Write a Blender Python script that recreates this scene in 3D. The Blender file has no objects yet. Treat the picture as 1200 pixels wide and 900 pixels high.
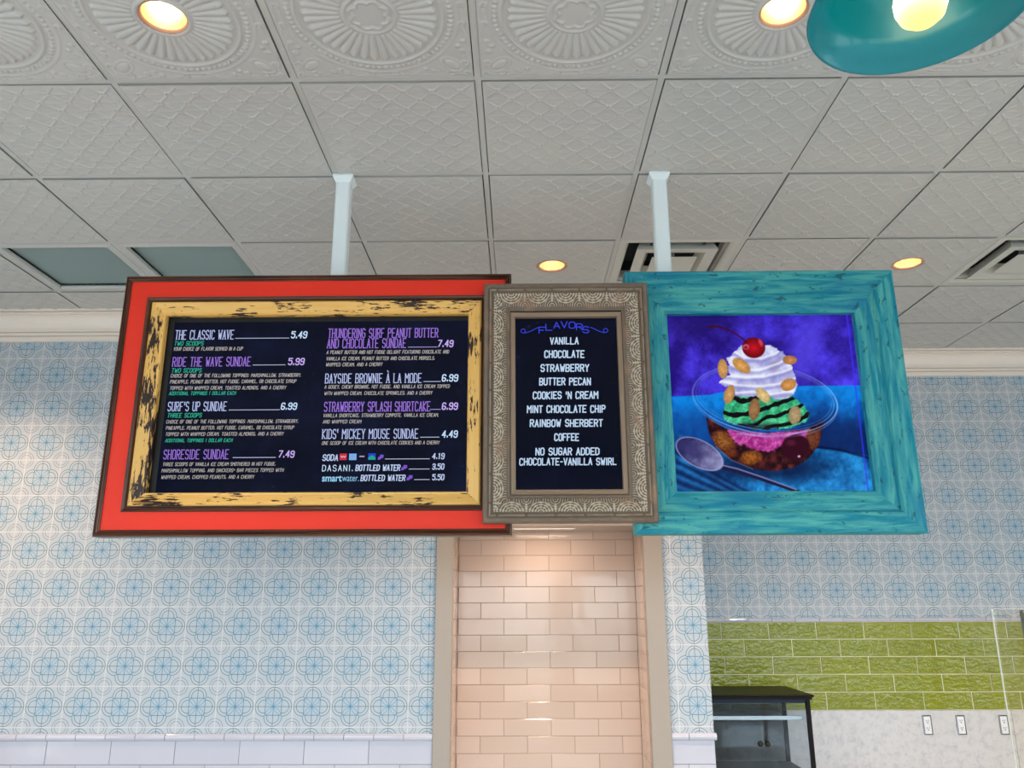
import bpy, bmesh, math, random
import numpy as np
from mathutils import Matrix, Vector
random.seed(7)
SC = bpy.context.scene
COL = SC.collection

# ------------------------------------------------------------------ camera, sky, exposure
cam_d = bpy.data.cameras.new('camera'); cam = bpy.data.objects.new('camera', cam_d); COL.objects.link(cam)
cam_d.sensor_width = 36.0; cam_d.lens = 27.921; cam_d.clip_start = 0.05
right = Vector((0.99994266, 0.01031740, -0.00286846)); up = Vector((0.00549056, -0.26397924, 0.96451274))
fwd = Vector((-0.00919405, 0.96447318, 0.26402075))
M = Matrix((( right.x, up.x, -fwd.x, 0.1322), (right.y, up.y, -fwd.y, -2.2755), (right.z, up.z, -fwd.z, 1.6), (0, 0, 0, 1)))
cam.matrix_world = M
SC.camera = cam
SC.view_settings.view_transform = 'Standard'; SC.view_settings.look = 'None'
SC.view_settings.gamma = 1.0; SC.view_settings.use_curve_mapping = False
SC.view_settings.exposure = 0.0

H = 3.2767           # ceiling height
FLOOR = -0.2
XL, XR, YN = -4.27, 6.10, -6.10
YA, YB = 2.2035, 3.069     # menu wall plane, alcove wall plane
T = 0.61
WP = 0.2032          # wallpaper repeat
DAY = 6.7            # daylight level outside the shop windows
WARM = (1.0, 0.68, 0.44)

world = bpy.data.worlds.new('world'); SC.world = world; world.use_nodes = True
wn = world.node_tree.nodes; wl = world.node_tree.links; wn.clear()
w_out = wn.new('ShaderNodeOutputWorld'); w_bg = wn.new('ShaderNodeBackground')
w_tc = wn.new('ShaderNodeTexCoord'); w_sep = wn.new('ShaderNodeSeparateXYZ'); w_r = wn.new('ShaderNodeValToRGB')
w_mr = wn.new('ShaderNodeMapRange')
wl.new(w_tc.outputs['Generated'], w_sep.inputs[0]); wl.new(w_sep.outputs['Z'], w_mr.inputs['Value'])
w_mr.inputs['From Min'].default_value = -1; w_mr.inputs['From Max'].default_value = 1
wl.new(w_mr.outputs[0], w_r.inputs[0]); wl.new(w_r.outputs[0], w_bg.inputs['Color']); wl.new(w_bg.outputs[0], w_out.inputs[0])
e = w_r.color_ramp.elements
e[0].position = 0.0; e[0].color = (0.33, 0.335, 0.34, 1)
e[1].position = 1.0; e[1].color = (0.45, 0.66, 1.0, 1)
for p, c in ((0.47, (0.36, 0.37, 0.38, 1)), (0.50, (0.80, 0.86, 0.92, 1)), (0.62, (0.72, 0.86, 1.0, 1))):
    q = e.new(p); q.color = c
w_bg.inputs['Strength'].default_value = DAY

def area(name, loc, rot, sx, sy, portal=False, power=10, color=(1, 1, 1)):
    l = bpy.data.lights.new(name, 'AREA'); l.shape = 'RECTANGLE'; l.size = sx; l.size_y = sy
    l.energy = power; l.color = color
    o = bpy.data.objects.new(name, l); COL.objects.link(o); o.location = loc; o.rotation_euler = rot
    if portal: l.cycles.is_portal = True
    return o
WINS = [(-3.9, -1.75), (-1.45, 0.70), (1.0, 3.15), (3.45, 5.7)]
WZ0, WZ1 = 0.15, 2.75
SIDE = [(-5.4, -3.3), (-2.9, -0.8)]   # side-wall windows (y range); the left ones are added for extra daylight
for a, b in WINS:
    area('window_daylight', ((a+b)/2, YN-0.12, (WZ0+WZ1)/2), (-math.pi/2, 0, math.pi), b-a, WZ1-WZ0, portal=True)

for a, b in SIDE:
    area('window_daylight', (XL-0.12, (a+b)/2, (WZ0+WZ1)/2), (math.pi/2, 0, -math.pi/2), b-a, WZ1-WZ0, portal=True)  # unseen left-wall windows, added to brighten the room
    area('window_daylight', (XR+0.12, (a+b)/2, (WZ0+WZ1)/2), (math.pi/2, 0, math.pi/2), b-a, WZ1-WZ0, portal=True)

# ------------------------------------------------------------------ helpers
def lin(c):
    return tuple(((x/255)/12.92 if x/255 <= 0.04045 else ((x/255+0.055)/1.055)**2.4) for x in c)

def tag(o, label=None, cat=None, group=None, kind=None):
    if label: o['label'] = label
    if cat: o['category'] = cat
    if group: o['group'] = group
    if kind: o['kind'] = kind
    return o

def empty(name, loc, label, cat, group=None, rz=0):
    o = bpy.data.objects.new(name, None); COL.objects.link(o); o.location = loc; o.rotation_euler = (0, 0, rz)
    o.empty_display_size = 0.05
    return tag(o, label, cat, group)

def link(name, me, mats=None, parent=None, loc=None, smooth=None):
    """mesh coordinates are world coordinates unless loc is given; children are re-based on their parent"""
    o = bpy.data.objects.new(name, me); COL.objects.link(o)
    if mats is not None and not me.materials:
        for m in (mats if isinstance(mats, (list, tuple)) else [mats]): me.materials.append(m)
    if parent is not None:
        o.parent = parent
        P = Matrix.Translation(parent_world(parent))
        o.matrix_parent_inverse = P.inverted()
    if loc is not None: o.location = loc
    if smooth is not None:
        for p in me.polygons: p.use_smooth = smooth
    return o

def parent_world(p):
    v = Vector(p.location)
    if p.parent is not None and p.matrix_parent_inverse is not None:
        pass
    return v if p.parent is None else Vector((0, 0, 0)) + v + parent_world(p.parent) + p.matrix_parent_inverse.translation

class MB:
    """collects shapes into one mesh"""
    def __init__(s): s.v = []; s.f = []; s.m = []
    def add(s, vs, fs, m=0):
        b = len(s.v); s.v += [tuple(v) for v in vs]; s.f += [tuple(i+b for i in f) for f in fs]; s.m += [m]*len(fs); return s
    def box(s, x0, x1, y0, y1, z0, z1, m=0, bev=0.0):
        if bev <= 0:
            vs = [(x, y, z) for z in (z0, z1) for y in (y0, y1) for x in (x0, x1)]
            return s.add(vs, [(0,2,3,1),(4,5,7,6),(0,1,5,4),(2,6,7,3),(0,4,6,2),(1,3,7,5)], m)
        bm = bmesh.new(); bmesh.ops.create_cube(bm, size=1)
        for v in bm.verts: v.co = Vector(((x0+x1)/2+v.co.x*(x1-x0), (y0+y1)/2+v.co.y*(y1-y0), (z0+z1)/2+v.co.z*(z1-z0)))
        bmesh.ops.bevel(bm, geom=bm.edges[:]+bm.verts[:], offset=bev, segments=1, affect='EDGES', profile=0.7)
        bm.verts.index_update()
        s.add([v.co[:] for v in bm.verts], [[v.index for v in f.verts] for f in bm.faces], m); bm.free(); return s
    def lathe(s, prof, c, n=48, m=0, closed=False):
        """prof: (radius, z) pairs, around vertical axis at c"""
        vs = []; fs = []; k = len(prof)
        for i in range(n):
            a = 2*math.pi*i/n
            for r, z in prof: vs.append((c[0]+r*math.cos(a), c[1]+r*math.sin(a), c[2]+z))
        for i in range(n):
            j = (i+1) % n
            for q in range(k-1): fs.append((i*k+q, j*k+q, j*k+q+1, i*k+q+1))
        if closed:
            fs.append(tuple(i*k for i in range(n))[::-1]); fs.append(tuple(i*k+k-1 for i in range(n)))
        return s.add(vs, fs, m)
    def tube(s, pts, r, n=10, m=0):
        pts = [Vector(p) for p in pts]; vs = []; fs = []
        rr = r if isinstance(r, (list, tuple)) else [r]*len(pts)
        for i, p in enumerate(pts):
            d = (pts[min(i+1, len(pts)-1)]-pts[max(i-1, 0)]).normalized()
            a = d.cross(Vector((0, 0, 1)) if abs(d.z) < 0.9 else Vector((1, 0, 0))).normalized(); b = d.cross(a)
            for k in range(n):
                t = 2*math.pi*k/n; vs.append(p+(a*math.cos(t)+b*math.sin(t))*rr[i])
        for i in range(len(pts)-1):
            for k in range(n):
                l = (k+1) % n; fs.append((i*n+k, i*n+l, (i+1)*n+l, (i+1)*n+k))
        fs.append(tuple(range(n))[::-1]); fs.append(tuple((len(pts)-1)*n+k for k in range(n)))
        return s.add(vs, fs, m)
    def mesh(s, name):
        me = bpy.data.meshes.new(name); me.from_pydata(s.v, [], s.f)
        me.polygons.foreach_set('material_index', s.m); me.update(); return me
    def build(s, name, mats, parent=None, smooth=False, loc=None):
        return link(name, s.mesh(name), mats, parent, loc, smooth)

def fix_normals(o):
    bm = bmesh.new(); bm.from_mesh(o.data); bmesh.ops.recalc_face_normals(bm, faces=bm.faces); bm.to_mesh(o.data); bm.free(); return o

# ------------------------------------------------------------------ material helpers
class E:
    """shader math with operators"""
    nt = None
    def __init__(s, sock): s.s = sock
    @staticmethod
    def op(o, *a):
        n = E.nt.nodes.new('ShaderNodeMath'); n.operation = o
        for i, x in enumerate(a):
            if isinstance(x, E): E.nt.links.new(x.s, n.inputs[i])
            else: n.inputs[i].default_value = float(x)
        return E(n.outputs[0])
    def __add__(s, o): return E.op('ADD', s, o)
    __radd__ = __add__
    def __sub__(s, o): return E.op('SUBTRACT', s, o)
    def __rsub__(s, o): return E.op('SUBTRACT', o, s)
    def __mul__(s, o): return E.op('MULTIPLY', s, o)
    __rmul__ = __mul__
    def __truediv__(s, o): return E.op('DIVIDE', s, o)
    def __lt__(s, o): return E.op('LESS_THAN', s, o)
    def __gt__(s, o): return E.op('GREATER_THAN', s, o)
def eabs(a): return E.op('ABSOLUTE', a)
def emax(a, b): return E.op('MAXIMUM', a, b)
def emin(a, b): return E.op('MINIMUM', a, b)
def esqrt(a): return E.op('SQRT', a)
def efr(a): return E.op('FRACT', a)
def esin(a): return E.op('SINE', a)
def clamp(a):
    r = E.op('ADD', a, 0); r.s.node.use_clamp = True; return r
def step(x, a, b):
    """smooth 0..1 between a and b"""
    n = E.nt.nodes.new('ShaderNodeMapRange'); n.interpolation_type = 'SMOOTHSTEP'
    n.inputs['From Min'].default_value = a; n.inputs['From Max'].default_value = b
    E.nt.links.new(x.s, n.inputs['Value']); return E(n.outputs[0])
def eline(d, w): return 1-step(eabs(d), w*0.35, w*0.9)
def mixc(f, a, b):
    n = E.nt.nodes.new('ShaderNodeMix'); n.data_type = 'RGBA'
    if isinstance(f, E): E.nt.links.new(f.s, n.inputs[0])
    else: n.inputs[0].default_value = f
    for i, c in ((6, a), (7, b)):
        if isinstance(c, tuple): n.inputs[i].default_value = (*c, 1) if len(c) == 3 else c
        else: E.nt.links.new(c, n.inputs[i])
    return n.outputs[2]
def coord(kind='Object', scale=(1, 1, 1), loc=(0, 0, 0)):
    n = E.nt.nodes.new('ShaderNodeTexCoord'); m = E.nt.nodes.new('ShaderNodeMapping')
    m.inputs['Scale'].default_value = scale; m.inputs['Location'].default_value = loc
    E.nt.links.new(n.outputs[kind], m.inputs[0]); return m.outputs[0]
def worldpos():
    n = E.nt.nodes.new('ShaderNodeNewGeometry'); return n.outputs['Position']
def sep(v):
    n = E.nt.nodes.new('ShaderNodeSeparateXYZ'); E.nt.links.new(v, n.inputs[0]); return [E(o) for o in n.outputs]
def scaled(v, s):
    m = E.nt.nodes.new('ShaderNodeMapping'); m.inputs['Scale'].default_value = s; E.nt.links.new(v, m.inputs[0]); return m.outputs[0]
def noise(v, scale=5, detail=3, rough=0.55, dist=0.0):
    n = E.nt.nodes.new('ShaderNodeTexNoise'); n.inputs['Scale'].default_value = scale; n.inputs['Detail'].default_value = detail
    n.inputs['Roughness'].default_value = rough; n.inputs['Distortion'].default_value = dist
    E.nt.links.new(v, n.inputs['Vector']); return E(n.outputs['Fac'])
def objrand():
    n = E.nt.nodes.new('ShaderNodeObjectInfo'); return E(n.outputs['Random'])

def mat(name, color=(0.8, 0.8, 0.8), rough=0.5, metal=0.0, spec=0.5, coat=0.0, fn=None):
    m = bpy.data.materials.new(name); m.use_nodes = True; nt = m.node_tree; E.nt = nt
    b = nt.nodes['Principled BSDF']
    b.inputs['Base Color'].default_value = (*color, 1); b.inputs['Roughness'].default_value = rough
    b.inputs['Metallic'].default_value = metal; b.inputs['Specular IOR Level'].default_value = spec
    b.inputs['Coat Weight'].default_value = coat; b.inputs['Coat Roughness'].default_value = 0.05
    if fn: fn(nt, b)
    return m
def setc(nt, b, c): nt.links.new(c, b.inputs['Base Color'])
def bump(nt, b, h, dist=0.001, strength=1.0):
    n = nt.nodes.new('ShaderNodeBump'); n.inputs['Distance'].default_value = dist; n.inputs['Strength'].default_value = strength
    nt.links.new(h.s, n.inputs['Height']); nt.links.new(n.outputs[0], b.inputs['Normal'])
def emit(name, color, strength=1.0, gloss=None):
    m = bpy.data.materials.new(name); m.use_nodes = True; nt = m.node_tree; E.nt = nt
    b = nt.nodes['Principled BSDF']; b.inputs['Base Color'].default_value = (0, 0, 0, 1)
    b.inputs['Roughness'].default_value = 0.5 if gloss is None else gloss
    b.inputs['Specular IOR Level'].default_value = 0.0 if gloss is None else 0.08
    b.inputs['Emission Color'].default_value = (*color, 1); b.inputs['Emission Strength'].default_value = strength
    return m
def glass(name, tint=(1, 1, 1), rough=0.0, refl=1.0):
    m = bpy.data.materials.new(name); m.use_nodes = True; nt = m.node_tree; nt.nodes.clear()
    o = nt.nodes.new('ShaderNodeOutputMaterial'); t = nt.nodes.new('ShaderNodeBsdfTransparent'); g = nt.nodes.new('ShaderNodeBsdfGlossy')
    f = nt.nodes.new('ShaderNodeFresnel'); f.inputs[0].default_value = 1.5; x = nt.nodes.new('ShaderNodeMixShader')
    t.inputs[0].default_value = (*tint, 1); g.inputs['Roughness'].default_value = rough; g.inputs[0].default_value = (refl, refl, refl, 1)
    E.nt = nt; ge = nt.nodes.new('ShaderNodeNewGeometry'); k = E(f.outputs[0])*(1-E(ge.outputs['Backfacing']))
    nt.links.new(k.s, x.inputs[0]); nt.links.new(t.outputs[0], x.inputs[1]); nt.links.new(g.outputs[0], x.inputs[2]); nt.links.new(x.outputs[0], o.inputs[0])
    return m

# ------------------------------------------------------------------ materials
def wallpaper(name, x0, z0):
    def fn(nt, b):
        X, Y, Z = sep(worldpos())
        fx = efr((X-x0)/WP); fy = efr((Z-z0)/WP)
        ax = eabs(fx-0.5); ay = eabs(fy-0.5); m = emax(ax, ay); n = emin(ax, ay)
        rl = esqrt((m-0.245)*(m-0.245)+n*n); rc = esqrt((0.5-ax)*(0.5-ax)+(0.5-ay)*(0.5-ay))
        out = m > 0.21; w = 0.0125
        a = emax(eline(rl-0.23, w), eline(rl-0.158, w))*out
        a = emax(a, eline(m-0.21, w)*(n < 0.225)); a = emax(a, eline(n, w)*(m < 0.476))
        s = (m+n)*0.7071; t = (m-n)*0.7071
        leaf = eline(t-esin((s-0.02)*11.2)*0.042, 0.012)*(m < 0.21)
        blue = emax(leaf, 1-step(esqrt(m*m+n*n), 0.02, 0.05))
        c2 = emax(eline(rc-0.215, w), eline(rc-0.148, w))
        wh = eline(0.5-m, 0.022)
        big = noise(worldpos(), 1.3, 2)
        bg = mixc(step(m, 0.1, 0.5), lin((184, 199, 212)), lin((197, 203, 210)))
        bg = mixc(c2*0.85, bg, lin((130, 137, 150)))
        bg = mixc(a*0.9, bg, lin((80, 120, 138)))
        bg = mixc(blue*0.75, bg, lin((62, 146, 186)))
        bg = mixc(wh*0.65, bg, lin((228, 228, 230)))
        setc(nt, b, bg); b.inputs['Roughness'].default_value = 0.6
        bump(nt, b, wh, 0.0006)
    return mat(name, rough=0.6, fn=fn)
M_wpA = wallpaper('wallpaper_menu_wall', -2.0891, 2.9984)
M_wpB = wallpaper('wallpaper_alcove', 1.4732, 1.9681)
M_ceil = mat('pressed_tin_white', lin((199, 199, 196)), 0.34)
M_grid = mat('grid_white', lin((200, 201, 198)), 0.45)
M_plenum = mat('plenum_dark', lin((26, 26, 27)), 0.9)
M_cream = mat('cream_trim', lin((172, 159, 147)), 0.35)
def _grout(nt, b):
    setc(nt, b, mixc(noise(worldpos(), 40, 3), lin((132, 126, 124)), lin((150, 144, 142))))
M_crown = mat('crown_paint', lin((250, 240, 230)), 0.35)
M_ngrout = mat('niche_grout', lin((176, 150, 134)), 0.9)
M_grout = mat('grout_grey', rough=0.9, fn=_grout)
def _groutg(nt, b): setc(nt, b, mixc(noise(worldpos(), 40, 3), lin((226, 224, 190)), lin((240, 236, 208))))
M_groutg = mat('grout_cream', rough=0.9, fn=_groutg)
def _wtile(nt, b):
    r = objrand()
    setc(nt, b, mixc(r, lin((200, 199, 212)), lin((210, 208, 220))))
    bump(nt, b, noise(worldpos(), 9, 1, 0.4), 0.0018)
M_wtile = mat('white_glazed_tile', rough=0.07, fn=_wtile)
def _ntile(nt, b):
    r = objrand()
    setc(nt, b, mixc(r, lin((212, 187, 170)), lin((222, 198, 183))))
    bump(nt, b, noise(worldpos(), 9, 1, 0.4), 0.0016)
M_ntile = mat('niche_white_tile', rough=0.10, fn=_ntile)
def _gtile(nt, b):
    r = objrand(); n = noise(worldpos(), 14, 3)
    c = mixc(n, lin((130, 137, 6)), lin((152, 156, 16)))
    c = mixc(r*0.35, c, lin((112, 122, 14)))
    setc(nt, b, c)
    h = noise(worldpos(), 48, 1, 0.5, 0.8)+noise(scaled(worldpos(), (1, 1, 2.2)), 16, 1)*1.6
    bump(nt, b, h, 0.0026)
M_gtile = mat('olive_green_glazed_tile', spec=0.5, rough=0.05, fn=_gtile)
def _marble(nt, b):
    p = worldpos(); n = noise(p, 24, 6, 0.7, 0.4); v = noise(p, 70, 5, 0.7, 0.3)
    c = mixc(step(n, 0.42, 0.75), lin((218, 216, 218)), lin((190, 189, 196)))
    c = mixc(step(v, 0.56, 0.75)*0.5, c, lin((170, 172, 178))); setc(nt, b, c)
M_marble = mat('pale_marble', rough=0.28, fn=_marble)
def _floor(nt, b):
    X, Y, Z = sep(worldpos()); g = emax(eline(efr(X/0.4)-0.5, 0.012), eline(efr(Y/0.4)-0.5, 0.012))
    setc(nt, b, mixc(g, mixc(noise(worldpos(), 4, 4), lin((196, 192, 186)), lin((210, 206, 200))), lin((140, 134, 126))))
M_floor = mat('stone_floor_tile', rough=0.35, fn=_floor)
M_plain = mat('painted_wall', lin((205, 210, 212)), 0.6)
M_alum = mat('dark_bronze_frame', lin((60, 56, 52)), 0.4, 0.6)
M_pane = glass('window_glass', (0.93, 0.96, 0.95))
M_pole = mat('pole_pale_blue_white', lin((238, 247, 250)), 0.3)
M_black = mat('black_metal', lin((18, 17, 18)), 0.35)
M_blacksat = mat('black_satin', lin((10, 10, 11)), 0.5)
M_steel = mat('brushed_steel', lin((176, 178, 178)), 0.28, 1.0)

def uvn(s, loc=(0, 0, 0)): return coord('UV', s, loc)
def _brown(nt, b):
    n = noise(uvn((3, 160, 1)), 1, 3); setc(nt, b, mixc(step(n, 0.35, 0.7), lin((52, 26, 18)), lin((104, 62, 40))))
M_brown = mat('dark_walnut_lip', rough=0.3, fn=_brown)
def _red(nt, b):
    n = noise(uvn((2, 6, 1)), 2, 3); setc(nt, b, mixc(n, lin((232, 50, 32)), lin((240, 60, 40))))
M_red = mat('poppy_red_paint', rough=0.5, spec=.25, fn=_red)
def _gilt(nt, b):
    n = noise(uvn((19, 105, 1)), 1, 5, 0.66); big = noise(uvn((5.0, 9, 1), (3.3, 1.7, 0)), 1, 2)
    chip = step(n+(big-0.5)*0.9, 0.585, 0.605)
    base = mixc(noise(uvn((5, 60, 1)), 1, 3), lin((234, 172, 78)), lin((248, 204, 122)))
    setc(nt, b, mixc(chip, base, lin((44, 22, 20))))
    bump(nt, b, 1-chip, 0.0006); b.inputs['Roughness'].default_value = 0.38
M_gilt = mat('chipped_yellow_gilt', fn=_gilt)
def _teal(nt, b):
    n = noise(uvn((5, 46, 1)), 1, 5, 0.62, 0.6); d = noise(uvn((22, 44, 1), (4, 2, 0)), 1, 4, 0.6, 0.4)
    c = mixc(step(n, 0.36, 0.66), lin((8, 126, 148)), lin((80, 168, 164)))
    c = mixc(step(noise(uvn((3, 12, 1), (9, 4, 0)), 1, 3), 0.5, 0.72)*0.75, c, lin((4, 112, 148)))
    c = mixc(step(d, 0.61, 0.66)*0.75, c, lin((20, 78, 92))); setc(nt, b, c)
    bump(nt, b, n, 0.0008)
M_teal = mat('weathered_teal_paint', rough=0.55, spec=.25, fn=_teal)
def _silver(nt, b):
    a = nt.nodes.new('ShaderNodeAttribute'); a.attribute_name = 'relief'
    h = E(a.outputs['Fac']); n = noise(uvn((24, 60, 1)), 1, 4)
    c = mixc(step(h+(n-0.5)*0.35, 0.10, 0.62), lin((112, 95, 80)), lin((204, 190, 170)))  # brown patina wash, with recess shade painted in by relief height
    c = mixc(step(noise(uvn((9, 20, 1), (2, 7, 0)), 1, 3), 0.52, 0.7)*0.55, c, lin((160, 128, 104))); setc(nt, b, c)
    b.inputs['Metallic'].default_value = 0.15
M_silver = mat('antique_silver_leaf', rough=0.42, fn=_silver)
def _wood(nt, b):
    n = noise(uvn((5, 120, 1)), 1, 4); setc(nt, b, mixc(n, lin((112, 88, 68)), lin((160, 136, 112))))
M_liner = mat('taupe_wood_liner', rough=0.45, fn=_wood)
def screenmat(name, c0, c1, k):
    m = emit(name, c0, 1.0, 0.10); nt = m.node_tree; E.nt = nt; b = nt.nodes['Principled BSDF']
    n = noise(worldpos(), 5.5, 5, 0.6); f = step(n, 0.42, 0.78)
    sp = step(noise(scaled(worldpos(), (1, 1, 1.7)), 26, 6, 0.7), 0.62, 0.80)
    col = mixc(f, c0, c1); col = mixc(sp*0.35, col, lin((70, 88, 140)))
    nt.links.new(col, b.inputs['Emission Color']); b.inputs['Emission Strength'].default_value = k
    return m
M_scr = screenmat('menu_screen_navy', lin((12, 15, 32)), lin((20, 25, 52)), 1.0)
M_scr2 = screenmat('flavour_screen_navy', lin((9, 12, 28)), lin((14, 18, 40)), 1.0)
# ------------------------------------------------------------------ lettering: a small stroke alphabet
G = {'A':'00 26 40;12 32','B':'00 06 36 45 44 33 03;33 42 41 30 00','C':'45 36 16 05 01 10 30 41','D':'00 06 26 45 41 20 00',
'E':'40 00 06 46;03 33','F':'00 06 46;03 33','G':'45 36 16 05 01 10 30 41 43 23','H':'00 06;40 46;03 43','I':'20 26','J':'01 10 20 31 36',
'K':'00 06;46 03 40','L':'06 00 40','M':'00 06 23 46 40','N':'00 06 40 46','O':'10 30 41 45 36 16 05 01 10','P':'00 06 36 45 44 33 03',
'R':'00 06 36 45 44 33 03;23 40','S':'45 36 16 05 04 13 33 42 41 30 10 01','T':'20 26;06 46','U':'06 01 10 30 41 46','V':'06 20 46',
'W':'06 10 24 30 46','X':'00 46;06 40','Y':'06 23 46;23 20','Z':'06 46 00 40','0':'10 30 41 45 36 16 05 01 10','1':'15 26 20',
'3':'05 16 36 45 44 33 13;33 42 41 30 10 01','4':'30 36 02 42','5':'46 06 04 34 43 41 30 10 01','6':'45 36 16 05 01 10 30 41 42 33 03',
'7':'06 46 10','9':'01 10 30 41 45 36 16 05 04 13 43','.':'20 21','^':'20 21',',':'10 21',':':'21 21;24 24','-':'13 33',"'":'26 24',
'®':'14 25 34 23 14','À':'00 26 40;12 32;18 27'}
WID = {'I': 0.9, '.': 0.9, ',': 1.2, "'": 0.9, ':': 0.9, ' ': 2.4, '-': 2.6, 'M': 4.8, 'W': 4.8, '1': 2.4, '®': 2.2}
def stroke_text(mb, txt, x0, x1, z0, h, y, hw, shear=0.0, serif=0.0, gap=1.5, wob=0.0):
    """writes txt as flat ribbons in an x-z plane, facing -y"""
    adv = [WID.get(c, 4.0)+gap for c in txt]; tot = sum(adv)-gap; sx = (x1-x0-abs(shear)*h*0.5)/tot; sz = h/6.0
    rnd = random.Random(len(txt)*31+ord(txt[0])); cx = 0.0
    def seg(a, b, w):
        dx, dz = b[0]-a[0], b[1]-a[1]; L = math.hypot(dx, dz)
        if L < 1e-7: dx, dz, L = 1e-6, 0, 1e-6
        ux, uz = dx/L*w*0.8, dz/L*w*0.8; nx, nz = -dz/L*w, dx/L*w
        mb.add([(a[0]-ux+nx, y, a[1]-uz+nz), (a[0]-ux-nx, y, a[1]-uz-nz), (b[0]+ux-nx, y, b[1]+uz-nz), (b[0]+ux+nx, y, b[1]+uz+nz)], [(0, 1, 2, 3)])
    for c, a in zip(txt, adv):
        if c != ' ' and c in G:
            wc = WID.get(c, 4.0); off = 2-wc/2 if wc < 3.9 else 0; k = wc/4.0 if wc > 4 else 1
            jz = (rnd.random()-0.5)*wob*h
            for pl in G[c].split(';'):
                pts = [(int(p[0]), int(p[1])) for p in pl.split()]
                P = [(x0+(cx+(px-off)*k)*sx+shear*pz*sz, z0+pz*sz+jz) for px, pz in pts]
                for i in range(len(P)-1): seg(P[i], P[i+1], hw)
                if serif:
                    for (px, pz), q, r in ((pts[0], P[0], P[min(1, len(P)-1)]), (pts[-1], P[-1], P[-2])):
                        if pz in (0, 6) and abs(r[1]-q[1]) > abs(r[0]-q[0])*1.2:
                            seg((q[0]-serif*sx, q[1]), (q[0]+serif*sx, q[1]), hw*0.55)
        cx += a
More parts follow.
